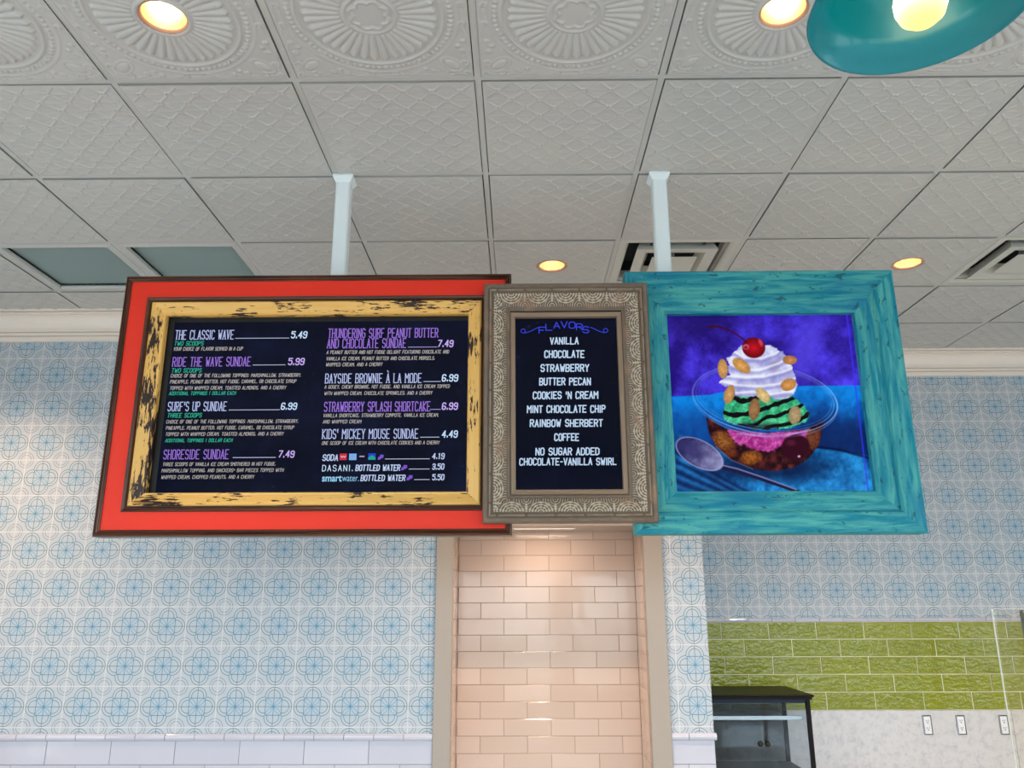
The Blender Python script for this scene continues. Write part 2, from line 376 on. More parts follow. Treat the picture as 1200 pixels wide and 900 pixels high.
MENU = [('THE CLASSIC WAVE', -1.1615, -0.9422, 2.5542, 0.0349, 'Tw'), ('_', -0.9349, -0.7312, 2.5566, 0.0, 'Rw'), ('5.49', -0.7236, -0.6661, 2.5568, 0.0244, 'Pw'), ('TWO SCOOPS', -1.1624, -1.0529, 2.53, 0.0158, 'G'), ('YOUR CHOICE OF FLAVOR SERVED IN A CUP', -1.1633, -0.9027, 2.5099, 0.0128, 'D'), ('RIDE THE WAVE SUNDAE', -1.16, -0.8696, 2.4486, 0.0343, 'Tp'), ('_', -0.8599, -0.7378, 2.4515, 0.0, 'Rw'), ('5.99', -0.7273, -0.6693, 2.452, 0.0239, 'Pp'), ('TWO SCOOPS', -1.1609, -1.0499, 2.4245, 0.0155, 'G'), ('CHOICE OF ONE OF THE FOLLOWING TOPPINGS: MARSHMALLOW, STRAWBERRY,', -1.1619, -0.6762, 2.4057, 0.0125, 'D'), ('PINEAPPLE, PEANUT BUTTER, HOT FUDGE, CARAMEL, OR CHOCOLATE SYRUP', -1.1618, -0.6936, 2.3824, 0.0125, 'D'), ('TOPPED WITH WHIPPED CREAM, TOASTED ALMONDS, AND A CHERRY', -1.1601, -0.7295, 2.3582, 0.0124, 'D'), ('ADDITIONAL TOPPINGS 1 DOLLAR EACH', -1.1603, -0.9137, 2.3381, 0.0124, 'G'), ("SURF'S UP SUNDAE", -1.1585, -0.9438, 2.2776, 0.0332, 'Tw'), ('_', -0.9342, -0.7459, 2.2797, 0.0, 'Rw'), ('6.99', -0.7418, -0.6854, 2.2811, 0.0232, 'Pw'), ('THREE SCOOPS', -1.1573, -1.0319, 2.2532, 0.0151, 'G'), ('CHOICE OF ONE OF THE FOLLOWING TOPPINGS: MARSHMALLOW, STRAWBERRY,', -1.1586, -0.6741, 2.231, 0.0121, 'D'), ('PINEAPPLE, PEANUT BUTTER, HOT FUDGE, CARAMEL, OR CHOCOLATE SYRUP', -1.1575, -0.6896, 2.2077, 0.0121, 'D'), ('TOPPED WITH WHIPPED CREAM, TOASTED ALMONDS, AND A CHERRY', -1.1565, -0.7258, 2.1846, 0.012, 'D'), ('ADDITIONAL TOPPINGS 1 DOLLAR EACH', -1.1548, -0.9103, 2.1614, 0.012, 'G'), ('SHORESIDE SUNDAE', -1.154, -0.9201, 2.0994, 0.0331, 'Tp'), ('_', -0.9035, -0.7476, 2.103, 0.0, 'Rw'), ('7.49', -0.7375, -0.6824, 2.1041, 0.0225, 'Pp'), ('THREE SCOOPS OF VANILLA ICE CREAM SMOTHERED IN HOT FUDGE,', -1.1543, -0.7454, 2.0741, 0.0118, 'D'), ('MARSHMALLOW TOPPING, AND SNICKERS® BAR PIECES TOPPED WITH', -1.1553, -0.716, 2.0514, 0.0117, 'D'), ('WHIPPED CREAM, CHOPPED PEANUTS, AND A CHERRY', -1.1541, -0.82, 2.0276, 0.0117, 'D'), ('THUNDERING SURF PEANUT BUTTER', -0.5844, -0.1726, 2.5571, 0.0349, 'Tp'), ('AND CHOCOLATE SUNDAE', -0.5856, -0.292, 2.5164, 0.0357, 'Tp'), ('_', -0.283, -0.1733, 2.5178, 0.0, 'Rp'), ('7.49', -0.1708, -0.1152, 2.5194, 0.0242, 'Pp'), ('A PEANUT BUTTER AND HOT FUDGE DELIGHT FEATURING CHOCOLATE AND', -0.5868, -0.1299, 2.4932, 0.0127, 'D'), ('VANILLA ICE CREAM, PEANUT BUTTER AND CHOCOLATE MORSELS,', -0.5863, -0.1812, 2.4686, 0.0126, 'D'), ('WHIPPED CREAM, AND A CHERRY', -0.5864, -0.3766, 2.4455, 0.0126, 'D'), ('BAYSIDE BROWNIE À LA MODE', -0.5851, -0.2301, 2.3805, 0.0348, 'Tw'), ('_', -0.2218, -0.1578, 2.3839, 0.0, 'Rw'), ('6.99', -0.1529, -0.0955, 2.3851, 0.0243, 'Pw'), ('A GOOEY, CHEWY BROWNIE, HOT FUDGE, AND VANILLA ICE CREAM TOPPED', -0.5864, -0.1249, 2.3595, 0.0124, 'D'), ('WITH WHIPPED CREAM, CHOCOLATE SPRINKLES, AND A CHERRY', -0.5859, -0.1881, 2.335, 0.0123, 'D'), ('STRAWBERRY SPLASH SHORTCAKE', -0.5827, -0.195, 2.2726, 0.0348, 'Tp'), ('_', -0.1952, -0.1556, 2.2781, 0.0, 'Rp'), ('6.99', -0.1507, -0.0948, 2.2778, 0.0238, 'Pp'), ('VANILLA SHORTCAKE, STRAWBERRY COMPOTE, VANILLA ICE CREAM,', -0.5849, -0.1625, 2.2513, 0.0122, 'D'), ('AND WHIPPED CREAM', -0.5849, -0.4453, 2.2283, 0.0121, 'D'), ("KIDS' MICKEY MOUSE SUNDAE", -0.5835, -0.2367, 2.1712, 0.0341, 'Tw'), ('_', -0.228, -0.1584, 2.1746, 0.0, 'Rw'), ('4.49', -0.1486, -0.0937, 2.1747, 0.0233, 'Pw'), ('ONE SCOOP OF ICE CREAM WITH CHOCOLATE COOKIES AND A CHERRY', -0.5836, -0.1578, 2.1491, 0.0119, 'D'), ('SODA', -0.5776, -0.523, 2.0913, 0.0205, 'W'), ('_', -0.3528, -0.1917, 2.0954, 0.0, 'Rw'), ('4.19', -0.182, -0.1397, 2.0958, 0.0193, 'W'), ('DASANI.', -0.5763, -0.4675, 2.053, 0.021, 'Ww'), ('BOTTLED WATER', -0.4565, -0.2978, 2.0543, 0.0198, 'W'), ('_', -0.266, -0.1908, 2.0585, 0.0, 'Rw'), ('3.50', -0.1811, -0.1399, 2.0577, 0.0191, 'W'), ('smartwater.', -0.5755, -0.4434, 2.016, 0.019, 'S'), ('BOTTLED WATER', -0.4363, -0.2782, 2.0177, 0.0196, 'W'), ('_', -0.2454, -0.1899, 2.0205, 0.0, 'Rw'), ('5.50', -0.1802, -0.1391, 2.0193, 0.019, 'W'), ('#red', -0.5168, -0.491, 2.0925, 0.0236, 'I'), ('#blue', -0.4827, -0.4559, 2.0923, 0.0236, 'I'), ('#dash', -0.4457, -0.4271, 2.103, 0.005, 'I'), ('#green', -0.4135, -0.3868, 2.093, 0.0236, 'I'), ('#purple', -0.3795, -0.3585, 2.0929, 0.0186, 'I'), ('#purple', -0.294, -0.2721, 2.0548, 0.0185, 'I'), ('#purple', -0.2734, -0.2516, 2.0183, 0.0184, 'I')]
FLAV=[('VANILLA', 0.2464, 0.3483, 2.5064, 0.0243, 'F'), ('CHOCOLATE', 0.2251, 0.3681, 2.4549, 0.0254, 'F'), ('STRAWBERRY', 0.2108, 0.3836, 2.4029, 0.0252, 'F'), ('BUTTER PECAN', 0.2055, 0.3883, 2.3519, 0.0249, 'F'), ("COOKIES 'N CREAM", 0.1817, 0.4134, 2.3006, 0.0247, 'F'), ('MINT CHOCOLATE CHIP', 0.1604, 0.4374, 2.2497, 0.0245, 'F'), ('RAINBOW SHERBERT', 0.1703, 0.4266, 2.1986, 0.0242, 'F'), ('COFFEE', 0.2561, 0.3406, 2.1478, 0.024, 'F'), ('NO SUGAR ADDED', 0.1892, 0.4112, 2.0968, 0.0238, 'F'), ('CHOCOLATE-VANILLA SWIRL', 0.132, 0.4698, 2.061, 0.023, 'F')]
# ------------------------------------------------------------------ setting: floor, walls
def struct(name, mb, mats, **k):
    return tag(mb.build(name, mats, **k), kind='structure')
fl = struct('floor', MB().box(XL-.1, XR+.1, YN-.1, YB+.15, FLOOR-.1, FLOOR), M_floor)
OX0, OX1, OZ = -0.237, 0.8095, 2.0015          # niche opening in the menu wall
NB = YA+0.36                                    # niche back
COLX = 1.136                                    # right end of the menu wall
RAIL0, RAIL1 = 0.9034, 0.9365
mb = MB()
mb.box(XL, OX0-.012, YA, YB, FLOOR, H+.2); mb.box(OX0-.012, OX1+.012, YA, YB, OZ+.012, H+.2); mb.box(OX1+.012, COLX, YA, YB, FLOOR, H+.2)
mb.box(OX0-.012, OX1+.012, NB+.008, YB, FLOOR, OZ+.012)
wallA = struct('wall_menu', mb, M_wpA)
wallB = struct('wall_alcove', MB().box(COLX, XR, YB, YB+.12, FLOOR, H+.2), M_wpB)
wn_i = len(WINS)
for nm, xa, xb in (('wall_left', XL-.12, XL), ('wall_right', XR, XR+.12)):
    mb = MB(); ys = [YN]+[v for w in SIDE for v in w]+[YB]
    for i in range(0, len(ys), 2): mb.box(xa, xb, ys[i], ys[i+1], FLOOR, H+.2)
    for a, b in SIDE: mb.box(xa, xb, a, b, FLOOR, WZ0); mb.box(xa, xb, a, b, WZ1, H+.2)
    struct(nm, mb, M_plain)
    for a, b in SIDE:
        wn_i += 1; w = MB(); t = .05; p, q = xa+.03, xb-.03
        w.box(p, q, a, b, WZ0, WZ0+t); w.box(p, q, a, b, WZ1-t, WZ1); w.box(p, q, a, a+t, WZ0+t, WZ1-t); w.box(p, q, b-t, b, WZ0+t, WZ1-t)
        o = struct('window_%d' % wn_i, w, M_alum)  # those in the left wall are added to bring in daylight
        MB().box((p+q)/2-.003, (p+q)/2+.003, a+t, b-t, WZ0+t, WZ1-t).build('pane', M_pane, o)
mb = MB(); xs = [XL-.12]+[v for w in WINS for v in w]+[XR+.12]
for i in range(0, len(xs), 2): mb.box(xs[i], xs[i+1], YN-.14, YN, FLOOR, H+.2)
for a, b in WINS: mb.box(a, b, YN-.14, YN, FLOOR, WZ0); mb.box(a, b, YN-.14, YN, WZ1, H+.2)
struct('wall_near', mb, M_plain)
for i, (a, b) in enumerate(WINS):
    w = MB(); t = .05; y0, y1 = YN-.10, YN-.04
    w.box(a, b, y0, y1, WZ0, WZ0+t); w.box(a, b, y0, y1, WZ1-t, WZ1); w.box(a, a+t, y0, y1, WZ0+t, WZ1-t); w.box(b-t, b, y0, y1, WZ0+t, WZ1-t)
    w.box((a+b)/2-.025, (a+b)/2+.025, y0, y1, WZ0+t, WZ1-t)
    o = struct('window_%d' % (i+1), w, M_alum)
    for x0, x1 in ((a+t, (a+b)/2-.025), ((a+b)/2+.025, b-t)):
        MB().box(x0, x1, YN-.073, YN-.067, WZ0+t, WZ1-t).build('pane', M_pane, o)

# tiles: one cushion-edged tile mesh per size, shared
_tc = {}
def tile_mesh(w, h, m, d=.0036):
    k = (round(w, 4), round(h, 4), m.name)
    if k not in _tc:
        e = min(.0016, w/4)
        vs = [(-w/2, 0, -h/2), (w/2, 0, -h/2), (w/2, 0, h/2), (-w/2, 0, h/2)]
        vs += [(x, -d+.0012, z) for x, _, z in vs[:4]]
        vs += [(x-math.copysign(e, x), -d, z-math.copysign(e, z)) for x, _, z in vs[:4]]
        fs = [(0, 1, 5, 4), (1, 2, 6, 5), (2, 3, 7, 6), (3, 0, 4, 7), (4, 5, 9, 8), (5, 6, 10, 9), (6, 7, 11, 10), (7, 4, 8, 11), (8, 9, 10, 11)]
        me = bpy.data.meshes.new('tile'); me.from_pydata(vs, [], fs); me.materials.append(m); me.update(); _tc[k] = me
    return _tc[k]
def tile(x0, x1, z0, z1, y, m, parent, g=.003, tilt=.004, name='tile', d=.0036):
    """a tile standing on the plane y, facing -y"""
    o = bpy.data.objects.new(name, tile_mesh(x1-x0-g, z1-z0-g, m, d)); COL.objects.link(o)
    o.location = ((x0+x1)/2, y, (z0+z1)/2); o.rotation_euler = (random.uniform(-1, 1)*tilt, 0, random.uniform(-1, 1)*tilt)
    o.parent = parent; return o
def running(x0, x1, z1, pitch, rows, length, offs, y, m, parent, **k):
    for r in range(rows):
        za, zb = z1-(r+1)*pitch, z1-r*pitch; o = offs[r % len(offs)]
        a = o+math.floor((x0-o)/length)*length
        while a < x1-1e-4:
            p, q = max(a, x0), min(a+length, x1)
            if q-p > .012: tile(p, q, za, zb, y, m, parent, **k)
            a += length
# grout beds (part of the wall) and the tiles of the menu wall below the rail
BASE = -.135
bed = MB().box(XL, OX0-.092, YA-.004, YA, BASE, RAIL0); bed.box(OX1+.103, COLX, YA-.004, YA, BASE, RAIL0)
bed.build('grout_bed', M_grout, wallA)
running(XL, OX0-.092, RAIL0, .1155, 9, .337, (-2.3457, -2.5194), YA-.003, M_wtile, wallA, name='tile')
running(OX1+.103, COLX, RAIL0, .1155, 9, .337, (.82, .995), YA-.003, M_wtile, wallA, name='tile')
# side return of the column, tiled low and papered above
def rail_piece(x0, x1, y, z0, z1, m, parent, proj=.018):
    n = 6; vs = []; fs = []; h = z1-z0
    prof = [(0, 0)]+[(proj*math.sin(math.pi*(.12+.76*i/n))**.6, h*i/n) for i in range(n+1)]+[(0, h)]
    k = len(prof)
    for x in (x0+.0015, x1-.0015):
        for p, z in prof: vs.append((x, y-p, z0+z))
    for i in range(k-1): fs.append((i, k+i, k+i+1, i+1))
    fs.append(tuple(range(k))[::-1]); fs.append(tuple(range(k, 2*k)))
    mb = MB().add(vs, fs); return fix_normals(mb.build('rail_tile', m, parent))
struct('baseboard_menu', MB().box(XL, OX0-.092, YA-.014, YA, FLOOR, BASE).box(OX1+.103, COLX, YA-.014, YA, FLOOR, BASE), M_cream)
x = -2.5077-.156*12
while x < OX0-.1:
    rail_piece(max(x, XL), min(x+.156, OX0-.092), YA, RAIL0, RAIL1, M_wtile, wallA); x += .156
for a, b in ((.9125, 1.003), (1.003, COLX+.012)): rail_piece(a, b, YA, RAIL0, RAIL1, M_wtile, wallA)

# niche: side walls, soffit, tiles
mb = MB(); mb.box(OX0-.004, OX0, YA+.05, NB, FLOOR, OZ+.004); mb.box(OX1, OX1+.004, YA+.05, NB, FLOOR, OZ+.004)
mb.box(OX0, OX1, NB+.004, NB+.008, FLOOR, OZ+.004)
niche = struct('wall_niche', mb, M_ngrout)
NP = .0906
running(OX0, OX1, 1.9547+NP, NP, 24, .2675, (.0345, -.1006), NB+.005, M_ntile, niche, g=.0026, tilt=.003)
for r in range(24):                             # returned tiles on both sides
    za, zb = 1.9547-r*NP, 1.9547-(r-1)*NP; zb = min(zb, OZ)
    for sx, X in ((1, OX0), (-1, OX1)):
        cuts = [YA+.05, YA+.05+.10, NB] if r % 2 else [YA+.05, YA+.05+.235, NB]
        for y0, y1 in zip(cuts[:-1], cuts[1:]):
            o = bpy.data.objects.new('tile', tile_mesh(y1-y0-.003, zb-za-.0026, M_ntile, .0036)); COL.objects.link(o)
            o.location = (X-.003*sx, (y0+y1)/2, (za+zb)/2); o.rotation_euler = (0, 0, math.pi/2*sx); o.parent = niche
struct('trim_soffit', MB().box(OX0, OX1, YA-.004, NB, OZ, OZ+.012), M_cream)

# casing round the niche
CW = .0885
def casing(name, x0, x1, z0, z1, vert):
    mb = MB(); mb.box(x0, x1, YA-.020, YA+.05, z0, z1, bev=.002)
    return struct(name, mb, M_cream)
casing('trim_1', OX0-.092, OX0, FLOOR, OZ, True); casing('trim_2', OX1, OX1+.103, FLOOR, OZ, True)
mb = MB(); mb.box(OX0-.10, OX1+.11, YA-.024, YA, OZ, OZ+.11, bev=.002); mb.box(OX0-.125, OX1+.135, YA-.045, YA, OZ+.11, OZ+.14, bev=.004)
struct('trim_3', mb, M_cream)

# slim warm light let into the soffit of the niche
nl = empty('soffit_light', (.27, YA+.12, OZ), 'slim warm light strip let into the soffit of the tiled niche', 'light')
MB().box(.10, .44, YA+.105, YA+.135, OZ-.002, OZ).build('lens', emit('soffit_lens', (1.0, .80, .62), 6.0), nl)
MB().box(.09, .45, YA+.098, YA+.105, OZ-.004, OZ).build('housing', M_crown, nl)
o = area('soffit_glow', (.27, YA+.12, OZ-.006), (0, 0, 0), .32, .025, power=1.5, color=(1.0, .76, .58)); o.parent = nl; o.matrix_parent_inverse = Matrix.Translation((-.27, -YA-.12, -OZ))

# crown moulding, one length per wall
def crown(name, x0, x1, y, hgt=.175, proj=.108):
    s = hgt/.175; q = proj/.1
    pr = [(.10, 0), (.10, .015), (.084, .0165), (.084, .020), (.095, .0205), (.095, .027), (.080, .029)]
    for i in range(9):
        a = math.pi/2*i/8; pr.append((.084-.052*math.sin(a), .036+.076*(1-math.cos(a))))
    pr += [(.038, .113), (.038, .121), (.018, .1225), (.018, .1265), (.028, .127), (.028, .140), (.008, .142), (.008, .147), (.018, .148), (.018, .173), (0, .175)]
    vs = []; fs = []; k = len(pr)
    for x in (x0, x1):
        for p, h in pr: vs.append((x, y-p*q, H-.002-h*s))
    for i in range(k-1): fs.append((i, k+i, k+i+1, i+1))
    o = struct(name, MB().add(vs, fs), M_crown); return fix_normals(o)
crown('trim_4', XL, COLX+.108, YA); crown('trim_5', COLX, XR, YB)

# alcove: olive tiles, marble upstand, rail
bedB = MB().box(COLX, 4.6, YB-.004, YB, .59, 1.468); bedB.build('grout_bed', M_groutg, wallB)
running(COLX, 4.6, 1.4668, .1054, 5, .3030, (1.4172, 1.5581, 1.4272, 1.5721, 1.4400), YB-.003, M_gtile, wallB, g=.0050, tilt=.010)
x = COLX
while x < 4.55: rail_piece(x, x+.152, YB, 1.4668, 1.4919, M_wtile, wallB, .014); x += .152
for a, b in ((COLX, 3.1735), (3.1755, 4.6)):
    MB().box(a, b, YB-.022, YB-.004, .59, .9385, bev=.0015).build('marble_slab', M_marble, wallB)

# ------------------------------------------------------------------ ceiling
ceil = struct('ceiling', MB().box(XL-.1, XR+.1, YN-.1, YB+.1, H+.2, H+.28), M_plenum)
NX0, NX1, NY0, NY1 = -7, 10, -10, 5
for i in range(NX0, NX1+1):
    MB().box(i*T-.0108, i*T+.0108, YN, YB, H, H+.03).build('main_tee', M_grid, ceil)
for j in range(NY0, NY1+1):
    MB().box(XL, XR, j*T-.0108, j*T+.0108, H+.0006, H+.028).build('cross_tee', M_grid, ceil)
S0 = .2915
def relief(name, n, f, hole=0.0, inner=None):
    u = np.linspace(-S0, S0, n+1); X, Y = np.meshgrid(u, u, indexing='xy'); Z = -f(X, Y)
    edge = np.maximum(np.abs(X), np.abs(Y)); Z = np.where(edge > S0-.004, 0.0, Z)
    vs = np.stack([X.ravel(), Y.ravel(), Z.ravel()], 1)
    idx = np.arange((n+1)**2).reshape(n+1, n+1)
    F = np.stack([idx[:-1, :-1].ravel(), idx[1:, :-1].ravel(), idx[1:, 1:].ravel(), idx[:-1, 1:].ravel()], 1)
    if hole > 0:
        c = vs[F].mean(1); F = F[np.hypot(c[:, 0], c[:, 1]) > hole]
    # skirt
    b = len(vs); ring = list(idx[0, :])+list(idx[1:, -1])+list(idx[-1, -2::-1])+list(idx[-2:0:-1, 0])
    sk = vs[ring].copy(); sk[:, 2] = .012; vs = np.vstack([vs, sk]); m = len(ring)
    F2 = [(ring[k], b+k, b+(k+1) % m, ring[(k+1) % m]) for k in range(m)]
    me = bpy.data.meshes.new(name); me.from_pydata(vs.tolist(), [], F.tolist()+F2); me.materials.append(M_ceil); me.update()
    for p in me.polygons: p.use_smooth = True
    return me
def ridge(d, w): return np.exp(-(d/w)**2)
def lattice(X, Y):
    c = .0967; a = (X+Y)/c; b = (X-Y)/c
    da = np.abs(a-np.round(a))*c*.7071; db = np.abs(b-np.round(b))*c*.7071
    node = np.hypot(da, db)
    h = .0030*np.maximum(ridge(da, .0026)*(1-.6*ridge(db, .005)), ridge(db, .0026)*(1-.6*ridge(da, .005)))
    h += .0030*ridge(node-.0095, .0028)
    cy = Y/c*4; dy = np.abs(cy-np.round(cy))*c/4
    h += .0014*ridge(dy, .0020)*(np.minimum(da, db) > .012)
    m = np.maximum(np.abs(X), np.abs(Y)); return h*(m < S0-.012)
def medal(X, Y):
    r = np.hypot(X, Y); a = np.arctan2(Y, X)
    h = .0045*np.clip(1-(r/.072)**2, 0, 1)*(r < .07)
    h += .006*ridge(r-.076, .006)
    s8 = np.abs(np.sin(a*4)); h += .0055*ridge(r-(.048+.012*s8), .005)*(r < .07)
    k = 36; ph = np.abs(((a/(2*np.pi)*k) % 1)-.5)*2; wid = 1-.35*(r-.09)/.11
    rib = np.sqrt(np.clip(1-(ph/.86)**2, 0, 1))
    tip = .202-.016*ph; env = np.clip((r-.086)/.006, 0, 1)*np.clip((tip-r)/.005, 0, 1)
    h += rib*env*(.0030+.0055*np.clip((r-.086)/.11, 0, 1))
    h += .006*ridge(r-.219, .0048)
    kb = 76; pb = np.abs(((a/(2*np.pi)*kb) % 1)-.5)*2
    h += .0045*np.sqrt(np.clip(1-(pb/.7)**2, 0, 1))*np.clip(1-((r-.240)/.0085)**2, 0, 1)
    h += .002*ridge(r-.262, .0035)*(r < .275)
    ax, ay = np.abs(X), np.abs(Y); mn, mx = np.minimum(ax, ay), np.maximum(ax, ay); out = r > .258
    p = (ax+ay)*.7071; q = (ax-ay)*.7071
    el = np.hypot((p-.322)/.030, q/.018); h += out*(.0055*np.clip(1-el**2, 0, 1)**.5+.0022*ridge((el-1.35)*.02, .0028))
    for cx, cy, rr in ((.268, .222, .011), (.272, .272, .008), (.262, .165, .007), (.250, .140, .005), (.268, .118, .006), (.2, .256, .006), (.27, .04, .008)):
        d = np.hypot(mx-cx, mn-cy); h += out*.0032*(ridge(d-rr, .0028)+ridge(d, .003))
    h += out*.0016*ridge(mx-(.279+.004*np.sin(mn*95)), .0028)
    return h
ME_lat = relief('lattice_tile', 210, lattice); ME_lath = relief('lattice_tile_cut', 210, lattice, .074)
ME_med = relief('medallion_tile', 190, medal); ME_medh = relief('medallion_tile_cut', 190, medal, .070)
DL = {(-2, -1), (1, -1), (0, 2), (3, 2), (-5, 2), (-2, -5), (1, -5), (4, -1), (4, -5), (6, 2), (-5, -1)}   # tiles with a downlight
DIFF = {(1, 2), (4, 2)}; GRIL = {(-4, 2), (-3, 2)}
for i in range(NX0, NX1):
    for j in range(NY0, NY1):
        if (i, j) in DIFF or (i, j) in GRIL: continue
        c = (i, j) in DL; me = (ME_medh if c else ME_med) if j < 0 else (ME_lath if c else ME_lat)
        x, y = (i+.5)*T, (j+.5)*T
        o = bpy.data.objects.new('ceiling_tile', me); COL.objects.link(o); o.parent = ceil
        t = .0035 if not c else 0.0
        o.location = (x+random.uniform(-.002, .002), y+random.uniform(-.002, .002), H-.0040+random.uniform(-.002, .002))
        o.rotation_euler = (random.uniform(-t, t), random.uniform(-t, t), random.uniform(-.0015, .0015))
        if y+.3 > (YA if x < COLX-.3 else YB):   # last row is cut at the wall
            pass

# ------------------------------------------------------------------ downlights
M_ring = mat('downlight_ring', lin((200, 156, 132)), 0.4)
M_refl = mat('downlight_reflector', lin((236, 200, 150)), 0.3, 0.5)
M_lamp = emit('lamp_warm', (1.0, 0.80, 0.55), 16.0)
def downlight(x, y, label, group, power, cone):
    e = empty('downlight', (x, y, H), label, 'ceiling light', group)
    MB().lathe([(.083, -.001), (.083, -.005), (.080, -.0075), (.066, -.0065), (.063, .004)], (x, y, H), 56).build('trim_ring', M_ring, e, True)
    MB().lathe([(.063, .002), (.060, .03), (.053, .065), (.047, .085), (.047, .10), (0.0005, .10)], (x, y, H), 56).build('reflector', M_refl, e, True)
    MB().lathe([(.0005, .058), (.030, .060), (.040, .068), (.044, .084), (.044, .096)], (x, y, H), 40).build('lamp', M_lamp, e, True)
    s = bpy.data.lights.new('downlight_beam', 'SPOT'); s.energy = power; s.color = WARM; s.spot_size = math.radians(cone); s.spot_blend = 1.0; s.shadow_soft_size = .04
    o = bpy.data.objects.new('downlight_beam', s); COL.objects.link(o); o.location = (x, y, H+.048); o.parent = e
    o.matrix_parent_inverse = Matrix.Translation((-x, -y, -H))
LB = {(-2, -1): 'recessed downlight glowing in the medallion tile left of the ceiling centre', (1, -1): 'recessed downlight glowing beside the teal pendant lamp',
      (0, 2): 'small recessed downlight just above the carved silver frame', (3, 2): 'small recessed downlight above the right corner of the teal frame'}
LO = {(-5, 2): 'downlight out of the picture, over the left part of the papered wall', (-2, -5): 'downlight behind the camera, left of the middle',
      (1, -5): 'downlight behind the camera, right of the middle', (4, -1): 'downlight out of the picture, right of the pendant lamp', (4, -5): 'downlight behind the camera, far right',
      (6, 2): 'downlight out of the picture, over the right end of the alcove', (-5, -1): 'downlight out of the picture, left of the medallion tiles'}
for k in sorted(DL):
    downlight((k[0]+.5)*T, (k[1]+.5)*T, LB.get(k) or LO[k], 'recessed ceiling downlights' if k in LB else 'ceiling downlights out of the picture', *((175, 108) if k[1] == 2 else (120, 74)))

# ------------------------------------------------------------------ air diffusers and return grilles
def sqring(mb, cx, cy, a, za, b, zb, m=0):
    vs = [(cx+s*a, cy+t*a, za) for s, t in ((-1, -1), (1, -1), (1, 1), (-1, 1))]+[(cx+s*b, cy+t*b, zb) for s, t in ((-1, -1), (1, -1), (1, 1), (-1, 1))]
    return mb.add(vs, [(k, (k+1) % 4, 4+(k+1) % 4, 4+k) for k in range(4)], m)
M_diff = mat('diffuser_white', lin((206, 206, 198)), 0.4)
M_duct = mat('duct_dark', lin((40, 50, 54)), 0.6)
def diffuser(i, j, label):
    x, y = (i+.5)*T, (j+.5)*T; e = empty('air_diffuser', (x, y, H), label, 'vent', 'square ceiling air diffusers')
    m = MB(); sqring(m, x, y, .293, H-.001, .262, H-.002); sqring(m, x, y, .262, H-.002, .250, H+.004); sqring(m, x, y, .250, H+.004, .238, H+.03); sqring(m, x, y, .238, H+.03, .236, H+.07)
    sqring(m, x, y, .293, H+.02, .293, H-.001); m.build('frame', M_diff, e)
    m = MB()
    for a, b, z in ((.200, .150, -.010), ):
        sqring(m, x, y, a, H+z, b, H+z+.006); sqring(m, x, y, b, H+z+.006, b-.03, H+.045); sqring(m, x, y, a, H+z+.003, a, H+z); sqring(m, x, y, a-.02, H+.04, a, H+z+.003)
    m.build('louver', M_diff, e)
    m = MB(); m.box(x-.112, x+.112, y-.112, y+.112, H-.013, H-.009); m.box(x-.02, x+.02, y-.02, y+.02, H-.009, H+.10); m.build('centre_plate', M_diff, e)
    m = MB(); sqring(m, x, y, .245, H+.012, .245, H+.13); m.add([(x+s*.245, y+t*.245, H+.13) for s, t in ((-1, -1), (1, -1), (1, 1), (-1, 1))], [(0, 1, 2, 3)])
    for s, t in ((-1, 1), (1, 1), (-1, -1), (1, -1)): m.box(x+s*.13-.006, x+s*.13+.006, y+t*.215-.01, y+t*.215+.01, H+.01, H+.12)
    m.build('plenum_box', M_duct, e)
    m = MB(); m.lathe([(.0005, -.002), (.125, -.002), (.125, .03)], (x, y, H+.128), 40); m.build('duct_opening', M_blacksat, e)
diffuser(1, 2, 'square stepped air diffuser in the ceiling behind the teal frame'); diffuser(4, 2, 'square stepped air diffuser at the right edge of the ceiling')
M_gr = mat('return_grille_slats', lin((222, 240, 238)), 0.5); M_grd = mat('return_grille_dark', lin((190, 205, 205)), 0.8)
def grille(i, j, label):
    x, y = (i+.5)*T, (j+.5)*T; e = empty('return_grille', (x, y, H), label, 'vent', 'return air grilles')
    m = MB(); sqring(m, x, y, .293, H-.001, .262, H-.006); sqring(m, x, y, .262, H-.006, .258, H+.012); sqring(m, x, y, .293, H+.02, .293, H-.001); m.build('frame', M_grid, e)
    MB().box(x-.26, x+.26, y-.26, y+.26, H+.024, H+.03).build('filter', M_grd, e)
    m = MB(); n = 40
    for k in range(n):
        yy = y-.255+k*.51/(n-1); m.add([(x-.258, yy-.004, H+.0045), (x+.258, yy-.004, H+.0045), (x+.258, yy+.005, H+.009), (x-.258, yy+.005, H+.009)], [(0, 1, 2, 3)])
    tag(m.build('slats', M_gr, e), kind='stuff')
grille(-4, 2, 'slatted return air grille at the left edge, nearer the crown moulding corner'); grille(-3, 2, 'slatted return air grille just left of the red frame top')

o = MB().lathe([(.0005, -.006), (.036, -.006), (.041, -.004), (.041, .003)], (2.5*T, 2.5*T, H), 40).build('sprinkler_cover', M_ceil, smooth=True)
tag(o, 'round flush white sprinkler cover in the ceiling above the teal frame', 'sprinkler')

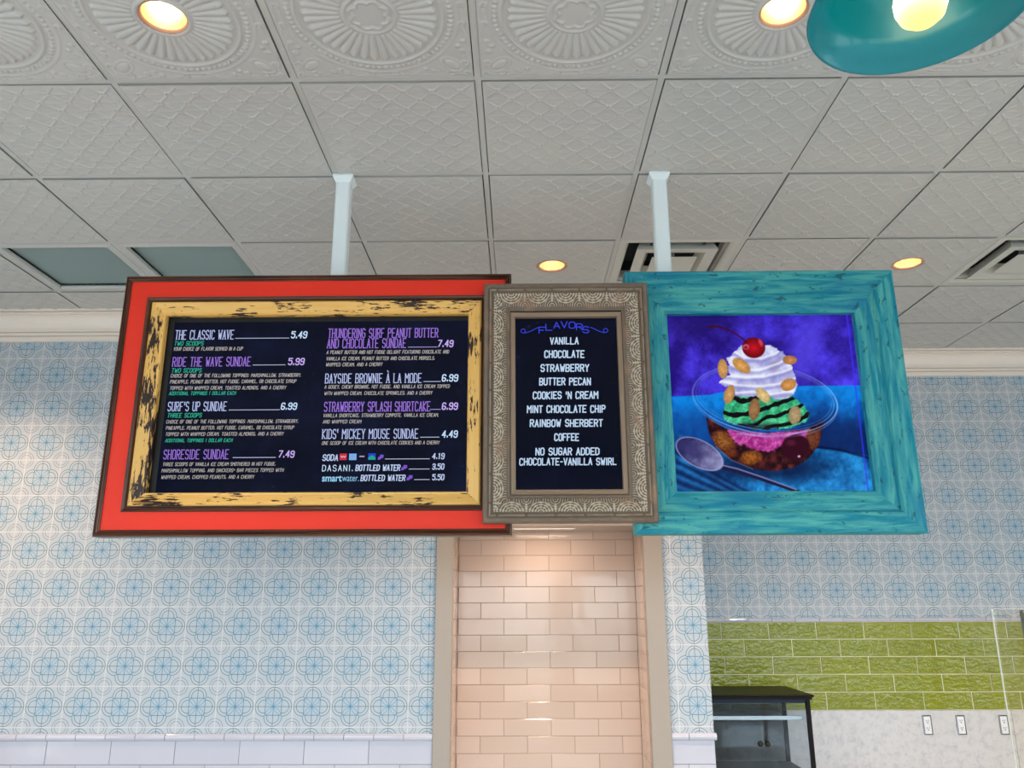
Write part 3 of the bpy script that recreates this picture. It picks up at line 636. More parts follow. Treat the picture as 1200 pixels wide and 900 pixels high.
# ------------------------------------------------------------------ hanger poles
def pole(x, label):
    y = .635; e = empty('hanger_pole', (x, y, H), label, 'pole', 'ceiling poles holding the signs')
    m = MB(); m.box(x-.029, x+.029, y-.029, y+.029, 2.45, H-.02, bev=.006); m.build('pole', M_pole, e)
    m = MB(); h = .040
    vs = [(x+s*h, y+t*h, H-.002) for s, t in ((-1, -1), (1, -1), (1, 1), (-1, 1))]+[(x+s*(h+.002), y+t*(h+.002), H-.012) for s, t in ((-1, -1), (1, -1), (1, 1), (-1, 1))]+[(x+s*.030, y+t*.030, H-.034) for s, t in ((-1, -1), (1, -1), (1, 1), (-1, 1))]
    m.add(vs, [(k, (k+1) % 4, 4+(k+1) % 4, 4+k) for k in range(4)]+[(4+k, 4+(k+1) % 4, 8+(k+1) % 4, 8+k) for k in range(4)]+[(3, 2, 1, 0), (8, 9, 10, 11)]); m.build('ceiling_cap', M_pole, e)
pole(-.578, 'pale square pole running from the ceiling down behind the red frame')
pole(.703, 'pale square pole running from the ceiling down behind the teal frame')
m = MB(); m.box(-1.1, 1.3, .586, .604, 2.50, 2.56); m.box(-1.1, 1.3, .586, .604, 2.05, 2.11); m.box(-.60, -.556, .586, .604, 2.11, 2.50); m.box(.68, .725, .586, .604, 2.11, 2.50)
tag(m.build('mounting_rail', M_black), 'black steel mounting rails behind the three framed signs', 'bracket')

# ------------------------------------------------------------------ framed signs
def members(parent, name, m, X0, X1, Z0, Z1, Y, prof, kz=1.0, nu=1, disp=None, smooth=False):
    """four mitred lengths of moulding; prof = (inset, depth) from the outer edge inwards"""
    kzt, kzb = kz if isinstance(kz, tuple) else (kz, kz)
    prof = np.array(prof, float); V = len(prof); d = np.r_[0, np.cumsum(np.hypot(*np.diff(prof, axis=0).T))]
    W, Hh = X1-X0, Z1-Z0
    for side in 'BRTL':
        L = W if side in 'BT' else Hh
        vs = np.zeros((nu+1, V, 3)); uu = np.zeros((nu+1, V)); hh = np.zeros((nu+1, V))
        for k, (p, q) in enumerate(prof):
            if side == 'B': a, b = X0+p, X1-p
            elif side == 'T': a, b = X0+p, X1-p
            elif side == 'R': a, b = Z0+p*kzb, Z1-p*kzt
            else: a, b = Z0+p*kzb, Z1-p*kzt
            s = np.linspace(a, b, nu+1); uu[:, k] = s
            if side == 'B': vs[:, k, 0] = s; vs[:, k, 2] = Z0+p*kzb
            if side == 'T': vs[:, k, 0] = s; vs[:, k, 2] = Z1-p*kzt
            if side == 'R': vs[:, k, 2] = s; vs[:, k, 0] = X1-p
            if side == 'L': vs[:, k, 2] = s; vs[:, k, 0] = X0+p
            vs[:, k, 1] = Y+q
        c = (X0+X1)/2 if side in 'BT' else (Z0+Z1)/2
        if disp is not None:
            hh = disp(uu-c, np.broadcast_to(prof[:, 0], uu.shape), side); vs[:, :, 1] -= hh
        idx = np.arange((nu+1)*V).reshape(nu+1, V)
        F = np.stack([idx[:-1, :-1].ravel(), idx[1:, :-1].ravel(), idx[1:, 1:].ravel(), idx[:-1, 1:].ravel()], 1)
        if side in 'TR' : F = F[:, ::-1]
        if side == 'R': F = F[:, ::-1]
        if side == 'L': F = F[:, ::-1]
        me = bpy.data.meshes.new(name); me.from_pydata(vs.reshape(-1, 3).tolist(), [], F.tolist())
        uv = me.uv_layers.new(name='UV'); lp = np.zeros(len(me.loops), int); me.loops.foreach_get('vertex_index', lp)
        off = {'B': 0, 'R': 3.3, 'T': 7.1, 'L': 11.7}[side]
        U = np.stack([(uu+off).ravel(), np.broadcast_to(d+off, uu.shape).ravel()], 1)[lp]
        uv.data.foreach_set('uv', U.ravel().astype(np.float32))
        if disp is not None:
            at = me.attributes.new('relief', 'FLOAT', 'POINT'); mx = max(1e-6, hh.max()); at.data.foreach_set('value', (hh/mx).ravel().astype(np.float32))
        fix_normals(link(name, me, m, parent, smooth=smooth))
def backbox(parent, x0, x1, z0, z1, y0, y1):
    MB().box(x0, x1, y0, y1, z0, z1).build('backing', M_blacksat, parent)

# red and gilt menu board
rb = empty('menu_board', (-.625, .53, 1.82), 'long menu screen in a red frame with chipped yellow inner frame', 'menu board')
R = (-1.354, .104, 1.82, 2.794, .5)
members(rb, 'outer_moulding', M_brown, *R, [(0, .075), (0, .010), (.003, .003), (.007, 0), (.010, .0045), (.013, .001), (.017, .005), (.020, .003), (.023, .006), (.0235, .011)])
members(rb, 'red_panel', M_red, *R, [(.0235, .010), (.088, .010)], kz=.97)
members(rb, 'inner_lip', M_brown, *R, [(.088, .0102), (.090, .004), (.094, .0045), (.096, .001), (.101, .003), (.106, .010), (.110, .009)], kz=.97)
members(rb, 'gilt_moulding', M_gilt, *R, [(.110, .009), (.112, .003), (.117, 0), (.123, .003), (.152, .020), (.158, .020), (.161, .026), (.161, .046)], kz=.96)
backbox(rb, -1.34, .09, 1.835, 2.78, .563, .585)
MB().box(-1.215, -.028, .552, .562, 1.955, 2.655).build('bezel', M_blacksat, rb)
scr = MB().box(-1.170, -.036, .549, .552, 1.958, 2.622).build('screen', M_scr, rb)
STY = {'Tw': ((184, 196, 240), .044, 0, 1.0), 'Tp': ((156, 118, 220), .044, 0, 1.0), 'Rw': ((190, 200, 225), 0, 0, 0), 'Rp': ((176, 160, 226), 0, 0, 0),
       'Pw': ((196, 222, 250), .088, .10, 0), 'Pp': ((196, 172, 240), .088, .10, 0), 'G': ((52, 180, 150), .070, .14, 0), 'D': ((190, 184, 180), .062, .14, 0),
       'W': ((190, 206, 240), .088, .10, 0), 'Ww': ((200, 226, 250), .062, 0, 0), 'F': ((190, 214, 240), .088, .04, 0), 'B': ((58, 70, 220), .085, 0, 0)}
MT = {k: emit('lettering_'+k.lower(), lin(v[0]), 1.0) for k, v in STY.items()}
ICO = {'#red': (200, 52, 72), '#blue': (112, 178, 238), '#dash': (170, 150, 180), '#green': (40, 160, 150), '#purple': (120, 84, 200)}
def write(rows, parent, y):
    for txt, x0, x1, z, h, st in rows:
        mb = MB()
        if txt == '_':
            mb.add([(x0, y, z-.0008), (x1, y, z-.0008), (x1, y, z+.0014), (x0, y, z+.0014)], [(0, 1, 2, 3)]); mb.build('rule', MT[st], parent); continue
        if txt[0] == '#':
            m = emit('badge', lin(ICO[txt]), 1.0)
            if txt == '#purple':
                w = x1-x0
                for a, b, c, d in ((.0, .45, 0, .6), (.3, .8, .25, 1), (.6, 1, .4, 1)): mb.add([(x0+w*a, y, z+h*c), (x0+w*b, y, z+h*c), (x0+w*min(1, b+.12), y, z+h*d), (x0+w*(a+.12), y, z+h*d)], [(0, 1, 2, 3)])
                o = mb.build('badge', m, parent)
            elif txt == '#green':
                mb.add([(x0, y, z), (x1, y, z), (x1, y, z+h), (x0, y, z+h)], [(0, 1, 2, 3)], 0)
                n = 8; c = (x0+x1)/2; mb.add([(x0+(x1-x0)*k/n, y-.0004, z+h*(.30+.38*math.sin(math.pi*k/n))) for k in range(n+1)]+[(x1, y-.0004, z), (x0, y-.0004, z)], [tuple(range(n+3))], 1)
                o = mb.build('badge', [emit('badge_blue', lin((40, 70, 200)), 1.0), m], parent)
            else:
                mb.add([(x0, y, z), (x1, y, z), (x1, y, z+h), (x0, y, z+h)], [(0, 1, 2, 3)])
                o = mb.build('badge', m, parent)
                if txt in ('#red', '#blue'):
                    q = MB(); pts = [(x0+(x1-x0)*(.12+.76*k/10), z+h*(.5+.12*math.sin(k*1.5))) for k in range(11)]
                    for (a, b), (c, d) in zip(pts[:-1], pts[1:]): q.add([(a, y-.0006, b-.0012), (c, y-.0006, d-.0012), (c, y-.0006, d+.0014), (a, y-.0006, b+.0014)], [(0, 1, 2, 3)])
                    q.build('badge_mark', emit('badge_mark', lin((235, 225, 235) if txt == '#red' else (220, 110, 130)), 1.0), parent)
            continue
        if st == 'S':
            for s, a, b, off in (('smart', x0, x0+(x1-x0)*.535, .00055), ('water.', x0+(x1-x0)*.545, x1, 0.0)):
                cu = bpy.data.curves.new('t', 'FONT'); cu.body = s; cu.size = 1; cu.offset = .022 if off else -.006; to = bpy.data.objects.new('t', cu); COL.objects.link(to)
                dg = bpy.context.evaluated_depsgraph_get(); me = bpy.data.meshes.new_from_object(to.evaluated_get(dg)); bpy.data.objects.remove(to)
                co = np.array([v.co for v in me.vertices]); mn, mx = co.min(0), co.max(0); k = (b-a)/(mx[0]-mn[0]); kz = h/.54
                for v in me.vertices: v.co = (a+(v.co.x-mn[0])*k, y, z+v.co.y*kz)
                link('lettering', me, emit('lettering_bold', lin((150, 205, 240)), 1.0), parent)
            continue
        c, w, sh, se = STY[st]
        stroke_text(mb, txt, x0, x1, z, h, y, w*h, sh, se, gap=(2.8 if st == 'Ww' else 2.0), wob=(.05 if st in ('G', 'D', 'W', 'F', 'Pw', 'Pp') else 0))
        mb.build('lettering', MT[st], parent)
write(MENU, scr, .5482)

# carved silver flavour board
sb = empty('flavour_board', (.304, .49, 1.858), 'narrow flavour list screen in a carved antique silver frame', 'menu board')
PER = .1000
def carve(u, p, side):
    per = PER
    off = 0 if side in 'BT' else .02
    t = (u+off)/per; du = (t-np.round(t))*per; gp = per/2-np.abs(du)
    band = np.clip((p-.033)/.006, 0, 1)*np.clip((.086-p)/.005, 0, 1)
    pv = p-.036; r = np.hypot(du, pv*1.15)
    fan = (.5+.5*np.cos(2*np.pi*r/.0098))
    env = np.clip((.046-r)/.004, 0, 1)
    h = band*env*(.0014+.0046*fan)
    ang = np.arctan2(np.abs(du), pv+1e-6); h += band*env*.0012*np.cos(ang*9)
    h += band*(1-env)*.0042*(.5+.5*np.cos(2*np.pi*np.hypot(gp, p-.080)/.0085))
    tear = np.clip(1-(gp/.0048)**2-((p-.052)/.018)**2, 0, 1); h += .0055*np.sqrt(tear)
    tor = ridge(p-.025, .0055); h += tor*(.0030-.0035*ridge(gp, .003)+.0008*np.sin(u*900+p*500))
    lip = np.clip((.0175-p)/.003, 0, 1)*np.clip((p-.002)/.003, 0, 1); h += lip*.0024*(.5+.5*np.sin(u*2*np.pi/.0075+p*600))
    bead = ridge(p-.0925, .0022); h += bead*.0028*(.5+.5*np.sin(u*2*np.pi/.0055))
    return h
pp = [(0, .05), (0, .004), (.002, .001)]+[(a, float(np.interp(a, [.002, .016, .019, .025, .031, .036, .060, .084, .088, .096], [0, 0, .004, -.003, .005, .004, .008, .017, .017, .020]))) for a in np.arange(.004, .0975, .0013)]
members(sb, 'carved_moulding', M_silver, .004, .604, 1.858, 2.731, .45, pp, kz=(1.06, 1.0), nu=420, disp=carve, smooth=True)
members(sb, 'liner', M_liner, .004, .604, 1.858, 2.731, .45, [(.0965, .024), (.0975, .017), (.101, .015), (.113, .017), (.1145, .019), (.1145, .040)], kz=(1.10, 1.0))
backbox(sb, .018, .590, 1.875, 2.715, .490, .499)
s2 = MB().box(.100, .500, .4865, .4900, 1.955, 2.610).build('screen', M_scr2, sb)
write(FLAV, s2, .4858)
# arched heading and scrolls
mb = MB(); word = 'FLAVORS'; arc = [(.2162, 2.5590), (.2415, 2.5705), (.270, 2.578), (.298, 2.580), (.327, 2.578), (.3535, 2.571), (.3765, 2.5600)]
for c, (x, z) in zip(word, arc): stroke_text(mb, c, x-.0105, x+.0115, z-.011, .0235, .4852, .0017)
mb.build('lettering', MT['B'], s2)
for sgn in (-1, 1):
    mb = MB(); cx = .2985; P = []
    for k in range(28):
        t = k/27
        if t < .5: q = t/.5; P.append((.095+.052*q, 2.570-.020*math.sin(q*math.pi/2)**1.4))
        else:
            a = (t-.5)/.5*math.pi*1.9; P.append((.147+.0075*math.sin(a)*1.1+.004, 2.5575-.0080*math.cos(a)))
    for (a, b), (c, d) in zip(P[:-1], P[1:]):
        dx, dz = c-a, d-b; L = math.hypot(dx, dz)+1e-9; nx, nz = -dz/L*.0013, dx/L*.0013
        mb.add([(cx+sgn*(a+nx), .4852, b+nz), (cx+sgn*(a-nx), .4852, b-nz), (cx+sgn*(c-nx), .4852, d-nz), (cx+sgn*(c+nx), .4852, d+nz)], [(0, 1, 2, 3)])
    mb.build('flourish', MT['B'], s2)

# teal picture frame
tb = empty('picture_board', (1.03, .53, 1.822), 'backlit ice cream sundae picture in a weathered teal frame', 'picture')
Q = (.531, 1.533, 1.822, 2.796, .5)
members(tb, 'frame_moulding', M_teal, *Q, [(0, .075), (0, .003), (.003, 0), (.040, 0), (.073, .001), (.077, .005), (.082, .012), (.088, .011), (.100, .010), (.128, .014), (.148, .018), (.153, .021), (.153, .046)], kz=(1.06, .97), nu=4)
backbox(tb, .545, 1.519, 1.836, 2.782, .556, .585)
MB().box(.60, 1.46, .548, .556, 1.90, 2.70).build('bezel', M_blacksat, tb)
# the picture itself: a flat sheet whose colours are computed point by point
def fbm(x, y, s, seed=0, octv=4):
    rs = np.random.RandomState(seed); out = 0; amp = .5; tot = 0
    for o in range(octv):
        g = rs.rand(64, 64); u = (x/s) % 64; v = (y/s) % 64; i = u.astype(int); j = v.astype(int); f = u-i; q = v-j
        f = f*f*(3-2*f); q = q*q*(3-2*q); i1 = (i+1) % 64; j1 = (j+1) % 64
        out = out+amp*((g[i, j]*(1-f)+g[i1, j]*f)*(1-q)+(g[i, j1]*(1-f)+g[i1, j1]*f)*q); tot += amp; amp *= .55; s = s/2.03
    return out/tot
def sundae(x, y):
    n = x.shape[0]; C = np.zeros((n, 3))
    def ov(a, c):
        a = np.clip(a, 0, 1)[:, None]; C[:] = C*(1-a)+(np.asarray(c, float) if np.ndim(c) == 2 else np.array(c, float)[None, :])*a
    def sm(d, w=2.0): return np.clip(.5-d/(2*w), 0, 1)
    def ell(cx, cy, rx, ry, rot=0):
        t = math.radians(rot); dx, dy = x-cx, y-cy; u = dx*math.cos(t)+dy*math.sin(t); v = -dx*math.sin(t)+dy*math.cos(t)
        k = np.hypot(u/rx, v/ry); return (k-1)*min(rx, ry), u, v, k
    def poly(P, w=2.0, jit=0):
        P = np.array(P, float); d = np.full(n, 1e9); ins = np.zeros(n, bool); xx = x+(fbm(x, y, 18, 5)-.5)*jit; yy = y+(fbm(x, y, 18, 6)-.5)*jit
        for a, b in zip(P, np.roll(P, -1, 0)):
            e = b-a; t = np.clip(((xx-a[0])*e[0]+(yy-a[1])*e[1])/(e@e), 0, 1); d = np.minimum(d, np.hypot(xx-a[0]-t*e[0], yy-a[1]-t*e[1]))
            c = ((a[1] > yy) != (b[1] > yy)) & (xx < (b[0]-a[0])*(yy-a[1])/(b[1]-a[1]+1e-9)+a[0]); ins ^= c
        return sm(np.where(ins, -d, d), w)
    def line(P, w):
        P = np.array(P, float); d = np.full(n, 1e9); tt = np.zeros(n)
        for k, (a, b) in enumerate(zip(P[:-1], P[1:])):
            e = b-a; t = np.clip(((x-a[0])*e[0]+(y-a[1])*e[1])/(e@e), 0, 1); dd = np.hypot(x-a[0]-t*e[0], y-a[1]-t*e[1]); m = dd < d; d = np.where(m, dd, d); tt = np.where(m, (k+t)/(len(P)-1), tt)
        return d, tt
    N = fbm(x, y, 120, 1); n2 = fbm(x, y, 26, 2); n3 = fbm(x, y, 7, 3)
    f = np.clip((N-.36)/.34, 0, 1)*.75+(n3-.5)*.35
    f = np.clip(f+.25*((x > 500))*np.clip((x-500)/300, 0, 1), 0, 1)[:, None]
    C[:] = np.array([34, 16, 120])*(1-f)+np.array([84, 66, 250])*f
    ov(.45*sm(ell(110, 60, 230, 90)[0], 40), (30, 18, 96)); ov(.6*sm(ell(640, 190, 60, 170, 20)[0], 30), (96, 80, 255))
    # cloth
    yb = np.interp(x, [0, 200, 300, 560, 700, 980], [412, 402, 380, 362, 360, 358])
    cl = sm(yb-y, 2.5); g = np.clip((y-yb)/260, 0, 1)
    f = np.clip((1-g)+(n2-.5)*.7+(N-.5)*.8, 0, 1)[:, None]; cc = np.array([8, 40, 108])*(1-f)+np.array([10, 132, 226])*f; ov(cl, cc)
    ov(cl*.75*sm(ell(820, 590, 200, 90, 8)[0], 40), (8, 34, 92)); ov(cl*.6*sm(ell(150, 560, 140, 90, 20)[0], 40), (10, 70, 150))
    yf = np.interp(x, [0, 250, 420, 600, 760, 980], [560, 640, 690, 640, 652, 690]); lo = sm(yf-y, 3)
    f = np.clip(.5+(n2-.5)*1.3+(N-.5)*1.4-.2*(x < 420), 0, 1)[:, None]; cc = np.array([8, 70, 130])*(1-f)+np.array([40, 150, 226])*f; ov(lo*(x > 250)+lo*(x <= 250)*.8, cc)
    d, t = line([(690, 640), (800, 655), (930, 690)], 1); ov(.85*np.exp(-((d)/7)**2), (4, 16, 52))
    for k in range(4):
        d, t = line([(30, 655+45*k), (130, 705+42*k), (270, 790+30*k), (380, 850+24*k)], 1); ov(.75*np.exp(-(d/11)**2), (6, 26, 74)); d, t = line([(30, 675+45*k), (130, 725+42*k), (270, 806+30*k), (380, 870+24*k)], 1); ov(.35*np.exp(-(d/8)**2), (50, 130, 200))
    ov(.8*sm(ell(460, 735, 270, 62)[0], 26), (4, 20, 60))
    # bowl: contents
    body = poly([(185, 500), (198, 575), (232, 640), (300, 700), (400, 742), (500, 752), (590, 735), (660, 690), (705, 625), (728, 520), (640, 560), (455, 578), (280, 560)], 3)
    f = np.clip((n2-.35)*2.2, 0, 1)[:, None]; ov(body, np.array([30, 8, 18])*(1-f)+np.array([104, 40, 38])*f)
    for cx, cy, rx, ry, ro, c in ((265, 612, 58, 42, 30, (168, 104, 44)), (392, 690, 52, 34, -10, (176, 106, 34)), (672, 606, 44, 46, 0, (128, 70, 44)), (300, 668, 30, 20, 0, (120, 60, 30))):
        d, u, v, k = ell(cx, cy, rx, ry, ro); ff = np.clip(1-k*.6+(n3-.5)*1.2, 0, 1)[:, None]; ov(body*sm(d, 6)*.9, np.array([70, 28, 18])*(1-ff)+np.array(c)*ff)
    pk = poly([(284, 548), (292, 590), (330, 625), (385, 642), (420, 664), (480, 662), (530, 640), (560, 610), (640, 598), (655, 560), (560, 572), (420, 574)], 4, 26); ff = np.clip(.35+(n2-.5)*1.6+(n3-.5)*1.1, 0, 1)[:, None]
    ov(pk*body, np.array([150, 36, 120])*(1-ff)+np.array([236, 112, 204])*ff)
    d, u, v, k = ell(596, 642, 66, 58, -10); ov(body*sm(d, 5), (50, 6, 26)); ov(body*.5*sm(ell(575, 622, 22, 14)[0], 6), (110, 40, 70)); ov(sm(ell(612, 684, 6, 5)[0], 3), (220, 190, 210))
    # mint scoop with fudge
    mint = poly([(262, 490), (276, 440), (300, 412), (340, 395), (560, 400), (600, 420), (640, 455), (662, 490), (640, 528), (560, 556), (440, 562), (330, 540), (276, 520)], 3, 20)
    ff = np.clip(.5+(n2-.5)*1.5+(n3-.5), 0, 1)[:, None]; ov(mint, np.array([24, 128, 84])*(1-ff)+np.array([92, 220, 158])*ff)
    st = np.sin((x*.5+(y-400)*1.15+60*(N-.5)*2)/15.0+np.hypot(x-470, y-330)/22); ov(mint*np.clip(st*3-.6, 0, 1), (14, 10, 18))
    ov(mint*.75*np.clip((y-520)/30, 0, 1)*(x > 330)*(x < 520), (20, 10, 22))
    # rim of the plastic bowl
    for rx, ry, cy, a, w in ((334, 157, 422, .75, 3.0), (318, 143, 420, .5, 2.4), (334, 160, 432, .35, 4), (306, 134, 417, .28, 2.2)):
        d, u, v, k = ell(456, cy, rx, ry, 7); dd = np.abs(k-1)*(np.hypot(u, v)/np.maximum(k, .01)); m = .72+.28*np.sin(np.arctan2(v, u)*3+1.2)
        ov(a*np.exp(-(dd/w)**2)*m*((y > 380)+(x > 590)+(x < 300) > 0), (150, 196, 255))
    d, t = line([(330, 580), (455, 592), (560, 588), (660, 560)], 1); ov(.5*np.exp(-(d/4)**2), (190, 190, 240))
    d, t = line([(232, 640), (300, 700), (400, 742)], 1); ov(.35*np.exp(-(d/3)**2), (170, 170, 220))
    # whipped cream
    cr = poly([(250, 352), (262, 322), (292, 312), (282, 288), (292, 262), (276, 236), (300, 222), (320, 196), (345, 180), (372, 172), (405, 168), (450, 172), (478, 178), (512, 188), (536, 206), (556, 232), (574, 262), (588, 300), (600, 340), (598, 386), (575, 405), (545, 420), (510, 424), (470, 412), (430, 418), (392, 404), (350, 412), (318, 402), (300, 372), (262, 358)], 2.5, 22)
    sh = np.clip(.62+.5*np.sin((y*1.0+x*.35+90*(N-.5))/17)*.45+(n2-.5)*.9, 0, 1)[:, None]; ov(cr, np.array([134, 132, 200])*(1-sh)+np.array([232, 236, 255])*sh)
    ov(cr*.5*sm(ell(500, 272, 22, 30, 30)[0], 9), (128, 110, 150))
    for P in ([(262, 345), (330, 362), (430, 368), (520, 356), (596, 330)], [(292, 318), (360, 326), (450, 322), (540, 300), (586, 282)], [(286, 262), (350, 290), (430, 292), (520, 262), (560, 236)],
              [(316, 208), (360, 236), (440, 240), (510, 214), (530, 196)], [(330, 398), (400, 392), (480, 404), (560, 392)]):
        d, t = line(P, 1); dy = np.interp(x, [p[0] for p in P], [p[1] for p in P])-y
        ov(cr*.55*np.exp(-((dy+9)/9)**2)*(d < 40), (128, 126, 196)); ov(cr*.7*np.exp(-((dy-5)/6)**2)*(d < 30), (244, 246, 255))
    # almonds
    for cx, cy, rx, ry, ro, c in ((262, 282, 23, 45, -4, (226, 168, 96)), (348, 268, 48, 26, 38, (234, 170, 92)), (570, 242, 33, 21, 4, (206, 140, 84)), (563, 355, 37, 27, -22, (224, 156, 84)),
                                  (292, 400, 24, 44, 16, (216, 160, 100)), (447, 404, 24, 42, -42, (236, 206, 140)), (407, 468, 26, 50, 6, (168, 122, 78)), (593, 495, 29, 43, 6, (190, 166, 120))):
        d, u, v, k = ell(cx, cy, rx, ry, ro); a = sm(d, 2.2); ff = np.clip(.9-k*.55+(n3-.5)*.8, 0, 1)[:, None]
        ov(a, np.array(c)*.62*(1-ff)+np.array(c)*1.05*ff)
    # cherry
    d, u, v, k = ell(404, 186, 53, 47, 8); a = sm(d, 2.2); ff = np.clip(1-k+.1, 0, 1)[:, None]; ov(a, np.array([88, 2, 14])*(1-ff)+np.array([196, 16, 34])*ff)
    ov(a*.8*sm(ell(368, 182, 14, 12)[0], 4), (226, 120, 150)); ov(a*.9*sm(ell(368, 184, 8, 7)[0], 3), (110, 10, 30)); ov(a*.7*sm(ell(436, 160, 9, 20, -20)[0], 4), (238, 90, 96))
    d, t = line([(203, 90), (238, 88), (272, 98), (308, 114), (345, 138), (374, 162)], 1); ov(sm(d-(5.5-2.6*np.clip(t*2.5, 0, 1)), 1.6), (66, 6, 34))
    # spoon
    d, t = line([(248, 728), (330, 748), (440, 786), (620, 850)], 1); ov(sm(d-(13-5*t), 2.2), (26, 24, 62)); d, t = line([(250, 722), (330, 741), (440, 778), (600, 836)], 1); ov(.8*np.exp(-(d/3.2)**2), (150, 160, 220))
    d, u, v, k = ell(155, 672, 121, 62, 28); a = sm(d, 2.4); ff = np.clip(.25+(u/121)*.45+(n2-.5)*.5, 0, 1)[:, None]; ov(a, np.array([42, 40, 92])*(1-ff)+np.array([196, 196, 236])*ff)
    ov(a*.85*sm(np.abs((k-.97)*60)-2.2, 1.5), (150, 160, 215)); ov(a*.7*sm(ell(120, 650, 60, 22, 24)[0], 14), (58, 54, 112))
    return C
NU, NV = 420, 420
PX0, PX1, PZ0, PZ1 = .672, 1.386, 1.958, 2.642
gx, gz = np.meshgrid(np.linspace(PX0, PX1, NU+1), np.linspace(PZ0, PZ1, NV+1), indexing='xy')
vs = np.stack([gx.ravel(), np.full(gx.size, .5455), gz.ravel()], 1); idx = np.arange(gx.size).reshape(NV+1, NU+1)
F = np.stack([idx[:-1, :-1].ravel(), idx[:-1, 1:].ravel(), idx[1:, 1:].ravel(), idx[1:, :-1].ravel()], 1)
me = bpy.data.meshes.new('picture'); me.vertices.add(len(vs)); me.vertices.foreach_set('co', vs.ravel()); me.loops.add(F.size); me.loops.foreach_set('vertex_index', F.ravel().astype(np.int32))
me.polygons.add(len(F)); me.polygons.foreach_set('loop_start', np.arange(0, F.size, 4, dtype=np.int32)); me.update(calc_edges=True)
hm = [1586.101215712069, -85.62914387672203, -859.6087447872158, -10.36152865252271, -1486.8763211589007, 3976.141740388194, -0.0041063227081651514, 0.11463859454192558]
X, Z = gx.ravel(), gz.ravel(); w = hm[6]*X+hm[7]*Z+1     # plane -> the flat print's own drawing coordinates
col = sundae((hm[0]*X+hm[1]*Z+hm[2])/w, (hm[3]*X+hm[4]*Z+hm[5])/w)
edge = np.clip((X-1.3595)/.0015, 0, 1)*(X < 1.366); col = col*(1-edge[:, None]*.6)+np.array([60, 50, 255])*edge[:, None]*.6
s = np.clip(col/255, 0, 1); linr = np.where(s <= .04045, s/12.92, ((s+.055)/1.055)**2.4)
ca = me.color_attributes.new('print', 'FLOAT_COLOR', 'POINT'); ca.data.foreach_set('color', np.c_[linr, np.ones(len(linr))].ravel().astype(np.float32))
M_pic = emit('backlit_print', (1, 1, 1), 1.0, 0.14); nt = M_pic.node_tree
a = nt.nodes.new('ShaderNodeAttribute'); a.attribute_name = 'print'; nt.links.new(a.outputs['Color'], nt.nodes['Principled BSDF'].inputs['Emission Color'])
pic = link('picture', me, M_pic, tb)

# ------------------------------------------------------------------ pendant lamp
PCX, PCY, PZ = .906, -.990, 2.70
pe = empty('pendant_lamp', (PCX, PCY, H), 'teal enamel pendant lamp with a glowing bulb hanging at top right', 'lamp')
M_shade = mat('teal_enamel', lin((0, 126, 142)), 0.28, 0.12, coat=.2)
c = (PCX, PCY, PZ)
MB().lathe([(.203, .0), (.2045, .003), (.203, .006), (.186, .020), (.167, .036), (.158, .055), (.140, .10), (.115, .135), (.080, .160), (.050, .175), (.045, .215), (.030, .225),
            (.030, .222), (.042, .212), (.047, .172), (.077, .157), (.112, .131), (.137, .097), (.155, .053), (.164, .033), (.184, .017), (.2015, .003), (.203, 0)], c, 96).build('shade', M_shade, pe, True)
MB().lathe([(.2005, -.001), (.2025, -.0035), (.2055, -.003), (.2065, .001), (.2055, .0045), (.2025, .005)], c, 96).build('rim', M_shade, pe, True)
MB().lathe([(.018, .20), (.018, .12), (.022, .115), (.022, .105), (.0005, .105)], c, 32).build('socket', M_black, pe, True)
M_bulb = emit('bulb_frosted', (1.0, 0.80, 0.42), 1.0); E.nt = M_bulb.node_tree
bz = step(sep(worldpos())[2], PZ-.045, PZ+.035); bb = M_bulb.node_tree.nodes['Principled BSDF']     # the tip of a frosted bulb is dimmer and yellower
M_bulb.node_tree.links.new((bz*5.0+1.25).s, bb.inputs['Emission Strength']); M_bulb.node_tree.links.new(mixc(bz, (1.0, .82, .30), (1.0, .80, .50)), bb.inputs['Emission Color'])
MB().lathe([(.016, .125), (.018, .105), (.026, .085), (.040, .060), (.0475, .030), (.047, .012), (.040, -.008), (.026, -.021), (.012, -.026), (.0004, -.027)], (PCX, PCY, PZ-.016), 48).build('bulb', M_bulb, pe, True)
MB().tube([(PCX, PCY, PZ+.222), (PCX, PCY, H-.02)], .0045, 12).build('stem', M_black, pe, True)
MB().lathe([(.0005, -.028), (.050, -.026), (.060, -.014), (.062, -.002)], (PCX, PCY, H), 40).build('canopy', M_black, pe, True)

# ------------------------------------------------------------------ alcove: counter, display case, guard glass, outlets
cb = empty('counter', (2.4, 2.75, FLOOR), 'pale marble counter top below the olive tiles, under the display case', 'counter')
MB().box(COLX+.002, 4.6, 2.42, YB-.023, .56, .59, bev=.003).build('worktop', M_marble, cb)
MB().box(COLX+.002, 4.6, 2.46, YB-.01, FLOOR, .56).build('cabinet_body', M_plain, cb)
M_cg = glass('case_glass', (0.94, 0.965, 0.98)); M_ebony = mat('ebony_wood', lin((14, 8, 8)), 0.4, spec=.15)
X0, X1, Y0, Y1, Z0, Z1 = 1.195, 1.772, 2.565, 3.030, .59, 1.058
dc = empty('display_case', ((X0+X1)/2, (Y0+Y1)/2, .59), 'black framed glass display case with two round knobs under the olive tiles', 'display case')
m = MB(); m.box(X0-.018, X1+.020, Y0-.022, Y1+.006, Z1+.014, Z1+.026, bev=.004); m.box(X0-.008, X1+.010, Y0-.010, Y1, Z1, Z1+.014); m.build('lid', M_ebony, dc)
for a, b in ((X0, Y0), (X1-.022, Y0), (X0, Y1-.022), (X1-.022, Y1-.022)):
    MB().box(a, a+.022, b, b+.022, Z0, Z1).build('post', M_ebony, dc)
